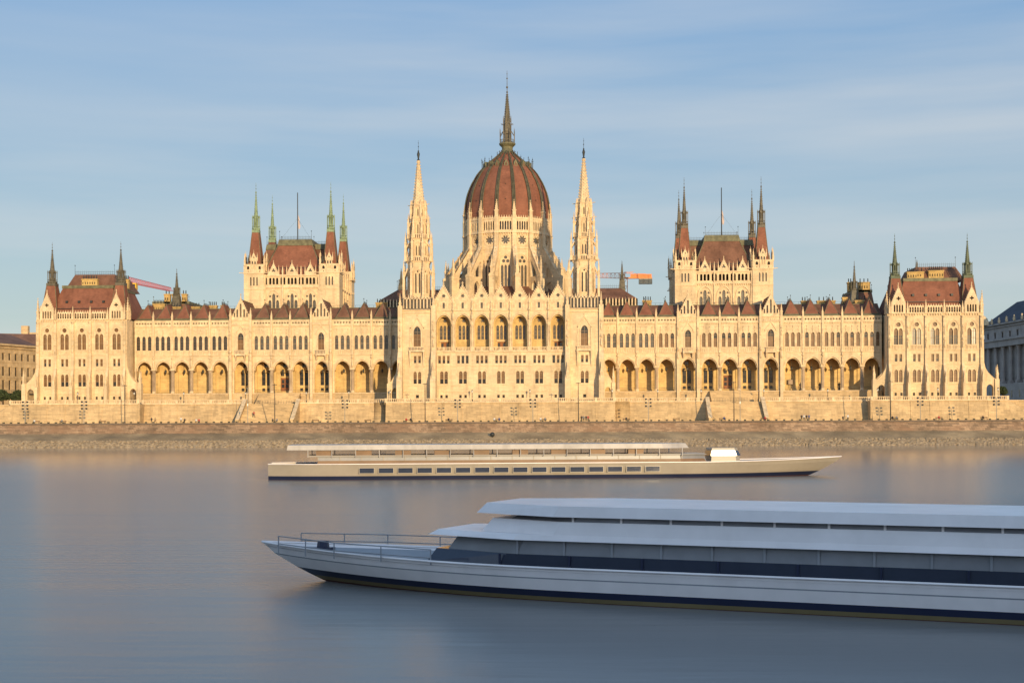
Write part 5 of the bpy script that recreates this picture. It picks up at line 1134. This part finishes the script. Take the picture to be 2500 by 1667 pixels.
# ------------------------------------------------------------------ the two boats, at rest
def cpt(px, dist):      # a point on the water, from its bearing and distance
    a = (px-1250)/FPX*dist
    return Vector((CAM[0] - sin(YAW)*dist + cos(YAW)*a, CAM[1] + cos(YAW)*dist + sin(YAW)*a, 0))
HULLW = mat('white_boat_paint', (.88, .80, .76), rough=.35, var=.05, spec=.5, vscale=.6, streak=.08)
HULLN = mat('navy_boat_paint', (.015, .02, .05), rough=.3, var=.1, spec=.5)
HULLO = mat('ochre_boat_stripe', (.20, .15, .07), rough=.4, var=.1)
HULLR = mat('antifouling_red', (.09, .03, .02), rough=.6, var=.2)
BGL = mat('tinted_boat_glass', (.035, .042, .065), rough=.08, var=.1, spec=.6)
BGL2 = mat('grey_boat_glass', (.24, .235, .24), rough=.4, var=.15, spec=.5)
DECK = mat('grey_deck', (.30, .30, .31), rough=.7, var=.1)
OLDW = mat('weathered_white_paint', (.44, .40, .36), rough=.5, var=.12, streak=.3)
CREAM = mat('cream_boat_paint', (.33, .285, .225), rough=.4, var=.06, spec=.4)
TEAK = mat('teak_trim', (.22, .13, .07), rough=.5, var=.15)
def hull(name, root, L, hb, bands, zt, rake, m=26, both=False, sheer=.25):
    # stations along x: bow at 0; bands = [(z_top, material), ...] from the keel upward
    b = MB(); zs = [-.5] + [z for z, _ in bands]; rows = []
    for i in range(m+1):
        t = i/m; t = t**1.6; row = []
        for z in zs:
            q = max(0, min(1, (z+.5)/(zt+.5))); x0 = rake*(1-q)**1.3; x = x0+(L-x0)*t
            s = min(1, (x-x0)/(L*.30)); w = hb*(1-(1-s)**2.3)*(.86+.14*q)
            if both: s2 = min(1, (L-x)/(L*.12)); w *= (1-(1-s2)**2*.45)
            up = sheer*q*max(0, 1-x/(L*.3))**2
            row.append((x, w, z+up))
        rows.append(row)
    n = len(zs)
    for side in (-1, 1):
        for j in range(n-1):
            vs = []; fs = []
            for i in range(m+1): vs += [(rows[i][j][0], side*rows[i][j][1], rows[i][j][2]), (rows[i][j+1][0], side*rows[i][j+1][1], rows[i][j+1][2])]
            fs = [(2*i, 2*i+2, 2*i+3, 2*i+1) for i in range(m)]; b.add(vs, fs, bands[j][1], True)
    e = rows[-1]; b.add([(p[0], -p[1], p[2]) for p in e]+[(p[0], p[1], p[2]) for p in e], [(j, j+1, n+j+1, n+j) for j in range(n-1)], HULLW)
    hob = b.build('hull', root); b = MB(); tp = [r[-1] for r in rows]
    b.add([(p[0], -p[1]+.02, p[2]-.12) for p in tp]+[(p[0], p[1]-.02, p[2]-.12) for p in tp], [(i, i+1, m+1+i+1, m+1+i) for i in range(m)], DECK); b.build('deck', root)
    b = MB()
    for side in (-1, 1):
        for i in range(m): a = tp[i]; c = tp[i+1]; b.tube((a[0], side*a[1], a[2]), (c[0], side*c[1], c[2]), .045, HULLW, 5); 
    b.build('gunwale', hob); return rows
def cabin(name, root, x0, x1, w, z0, z1, m, nose=2.0, glass=None, pil=1.6, mat2=None):
    b = MB(); b.add([(x0, -w*.55, z0), (x0+nose, -w, z0), (x1, -w, z0), (x1, w, z0), (x0+nose, w, z0), (x0, w*.55, z0), (x0+.35, -w*.53, z1), (x0+nose+.2, -w+.05, z1), (x1-.1, -w+.05, z1), (x1-.1, w-.05, z1), (x0+nose+.2, w-.05, z1), (x0+.35, w*.53, z1)],
        [(0,1,7,6), (1,2,8,7), (2,3,9,8), (3,4,10,9), (4,5,11,10), (5,0,6,11), (6,7,8,9,10,11), (5,4,3,2,1,0)], m)
    if mat2:
        k = x0+nose
        while k < x1: 
            for sd in (-1, 1): b.box(k-.035, k+.035, sd*w-.015 if sd > 0 else -w-.03, sd*w+.03 if sd > 0 else -w+.015, z0, z1, mat2)
            k += pil
    return b.build(name, root)
# near boat: hull side runs from px 1000 to beyond the right edge
P1 = cpt(1000, 46.6); P2 = cpt(2500, 38.9); dv = (P2-P1).normalized(); nv = Vector((-dv.y, dv.x, 0))
hb = 2.75; A = empty('sightseeing_boat', (0, 0, 0), 'long low white sightseeing boat with dark windows passing close in the foreground', 'boat')
org = P1 - dv*7.6 + nv*hb; A.location = org; A.rotation_euler = (0, 0, math.atan2(dv.y, dv.x))
hull('hull', A, 44.0, hb, [(.02, HULLR), (.15, HULLO), (.36, HULLN), (.72, HULLW), (.76, DECK), (1.08, HULLW)], 1.08, 4.2)
cabin('lower_window_band', A, 7.5, 42, hb-.28, 1.0, 1.46, BGL, 3.2, mat2=HULLN, pil=2.4)
cabin('saloon_glazing', A, 8.3, 42, hb-.34, 1.46, 1.92, BGL2, 3.0, mat2=DECK, pil=1.6)
cabin('deck_edge', A, 7.6, 42.6, hb-.14, 1.92, 2.10, HULLW, 3.6)
b = cabin('upper_bulwark', A, 9.6, 42, hb-.2, 2.10, 2.52, HULLW, 3.0)
cabin('upper_window_band', A, 10.6, 41.5, hb-.36, 2.52, 2.68, BGL2, 2.6, mat2=HULLW, pil=1.6)
cabin('canopy', A, 9.4, 42.2, hb-.12, 2.68, 3.02, HULLW, 3.2)
b = MB()
for sd in (-1, 1):
    for z in (1.35, 1.62):
        b.tube((1.2, sd*.75, z), (4.2, sd*1.9, z-.06), .02, DECK, 5); b.tube((4.2, sd*1.9, z-.06), (8.2, sd*2.45, z-.12), .02, DECK, 5)
    for x, y in ((1.2, .75), (2.7, 1.33), (4.2, 1.9), (6.2, 2.2), (8.2, 2.45)): b.tube((x, sd*y, 1.0), (x, sd*y, 1.62-.03*x/2), .022, DECK, 5)
b.build('bow_rail', A)
b = MB(); b.frus(2.6, 0, 1.1, 1.45, .25, .2, HULLN, 10); b.box(2.3, 2.9, -.35, .35, 1.05, 1.2, HULLN); b.build('windlass', A)
# far boat
Q1 = cpt(2085, 148); Q2 = cpt(650, 143); dv = (Q2-Q1).normalized(); LL = (Q2-Q1).length; hb = 4.2
B = empty('river_cruise_boat', (0, 0, 0), 'long cream river boat with navy waterline stripe and white canopy near the far bank', 'boat')
B.location = Q1 - Vector((-dv.y, dv.x, 0))*hb; B.rotation_euler = (0, 0, math.atan2(dv.y, dv.x))
hull('hull', B, LL, hb, [(.02, HULLR), (.40, HULLN), (.62, CREAM), (1.24, CREAM), (1.62, CREAM)], 1.62, 5.0, both=True, sheer=.4)
for k in range(16):
    b = MB(); x = 20.5+1.95*k; b.box(x, x+1.45, hb-.04, hb+.03, .7, 1.2, BGL); b.box(x-.06, x+1.51, hb-.04, hb+.015, .64, 1.26, CREAM); b.build('window', B)
    b = MB(); b.box(x, x+1.45, -hb-.03, -hb+.04, .7, 1.2, BGL); b.box(x-.06, x+1.51, -hb-.015, -hb+.04, .64, 1.26, CREAM); b.build('window', B)
for k in range(9):
    b = MB(); x = 22+4*k; b.box(x, x+1.6, hb-1.6, hb-.9, 2.5, 2.95, TEAK); b.build('deck_bench', B)
cabin('saloon', B, 15, LL-5, hb-.9, 1.5, 2.35, BGL2, 3, mat2=CREAM, pil=2.2)
cabin('saloon_parapet', B, 15, LL-5, hb-.7, 1.5, 1.95, TEAK, 3)
cabin('canopy', B, 17, LL-2, hb-.4, 3.05, 3.55, OLDW, 3)
b = MB(); k = 18.0
while k < LL-3:
    for sd in (-1, 1): b.tube((k, sd*(hb-.6), 2.3), (k, sd*(hb-.6), 3.1), .05, OLDW, 5)
    k += 2.4
b.build('canopy_post', B)
cabin('upper_deck', B, 15, LL-4, hb-.75, 2.35, 2.5, CREAM, 3)
cabin('wheelhouse', B, 11.2, 14.5, 1.5, 1.5, 3.0, CREAM, .6); cabin('wheelhouse_window', B, 11.15, 14.55, 1.53, 2.2, 2.75, BGL, .6)
# ------------------------------------------------------------------ light
EL = radians(7.0); AZ = radians(21.0)
sv = Vector((sin(AZ)*cos(EL), -cos(AZ)*cos(EL), sin(EL)))
ld = bpy.data.lights.new('sun', 'SUN'); lo = bpy.data.objects.new('sun', ld); col.objects.link(lo)
ld.energy = 4.8; ld.angle = radians(.5); ld.color = (1.0, .765, .45)
lo.rotation_euler = sv.to_track_quat('Z', 'Y').to_euler(); lo.location = (0, -500, 200)
w = bpy.data.worlds.new('World'); scene.world = w; w.use_nodes = True; nt = w.node_tree; bg = nt.nodes['Background']
sky = nd(nt, 'ShaderNodeTexSky'); sky.sky_type = 'NISHITA'; sky.sun_disc = False; sky.sun_elevation = EL; sky.sun_rotation = pi - AZ
sky.air_density = 1.0; sky.dust_density = .6; sky.ozone_density = 2.0
tc = nd(nt, 'ShaderNodeTexCoord'); G = tc.outputs['Generated']
c1 = noise(nt, G, 2.0, 5, (1.0, 1.0, 10.0), .40, .70); c2 = noise(nt, G, 1.1, 3, (1, 1, 3.5), .3, .6)
mu = nd(nt, 'ShaderNodeMath', operation='MULTIPLY'); nt.links.new(c1, mu.inputs[0]); nt.links.new(c2, mu.inputs[1])
m2 = nd(nt, 'ShaderNodeMath', operation='MULTIPLY'); nt.links.new(mu.outputs[0], m2.inputs[0]); m2.inputs[1].default_value = .5
sz = nd(nt, 'ShaderNodeSeparateXYZ'); nt.links.new(G, sz.inputs[0])
hq = nd(nt, 'ShaderNodeMapRange'); hq.inputs[1].default_value = .02; hq.inputs[2].default_value = .30; nt.links.new(sz.outputs[2], hq.inputs[0])
base = mix(nt, .72, sky.outputs[0], mix(nt, hq.outputs[0], SKYVEIL, SKYTOP))
sg = nd(nt, 'ShaderNodeMapRange'); sg.inputs[1].default_value = .1; sg.inputs[2].default_value = -.8; nt.links.new(sz.outputs[1], sg.inputs[0])
base = mix(nt, sg.outputs[0], base, mix(nt, 1.0, base, (2.1, 1.9, 1.8), 'MULTIPLY'))      # the sky is brighter on the side of the low sun
cl = mix(nt, m2.outputs[0], base, SKYCLOUD)
nt.links.new(cl, bg.inputs[0]); bg.inputs[1].default_value = .15
scene.view_settings.view_transform = 'Standard'; scene.view_settings.look = 'None'; scene.view_settings.gamma = 1; scene.view_settings.exposure = EXPO
scene.cycles.max_bounces = 6
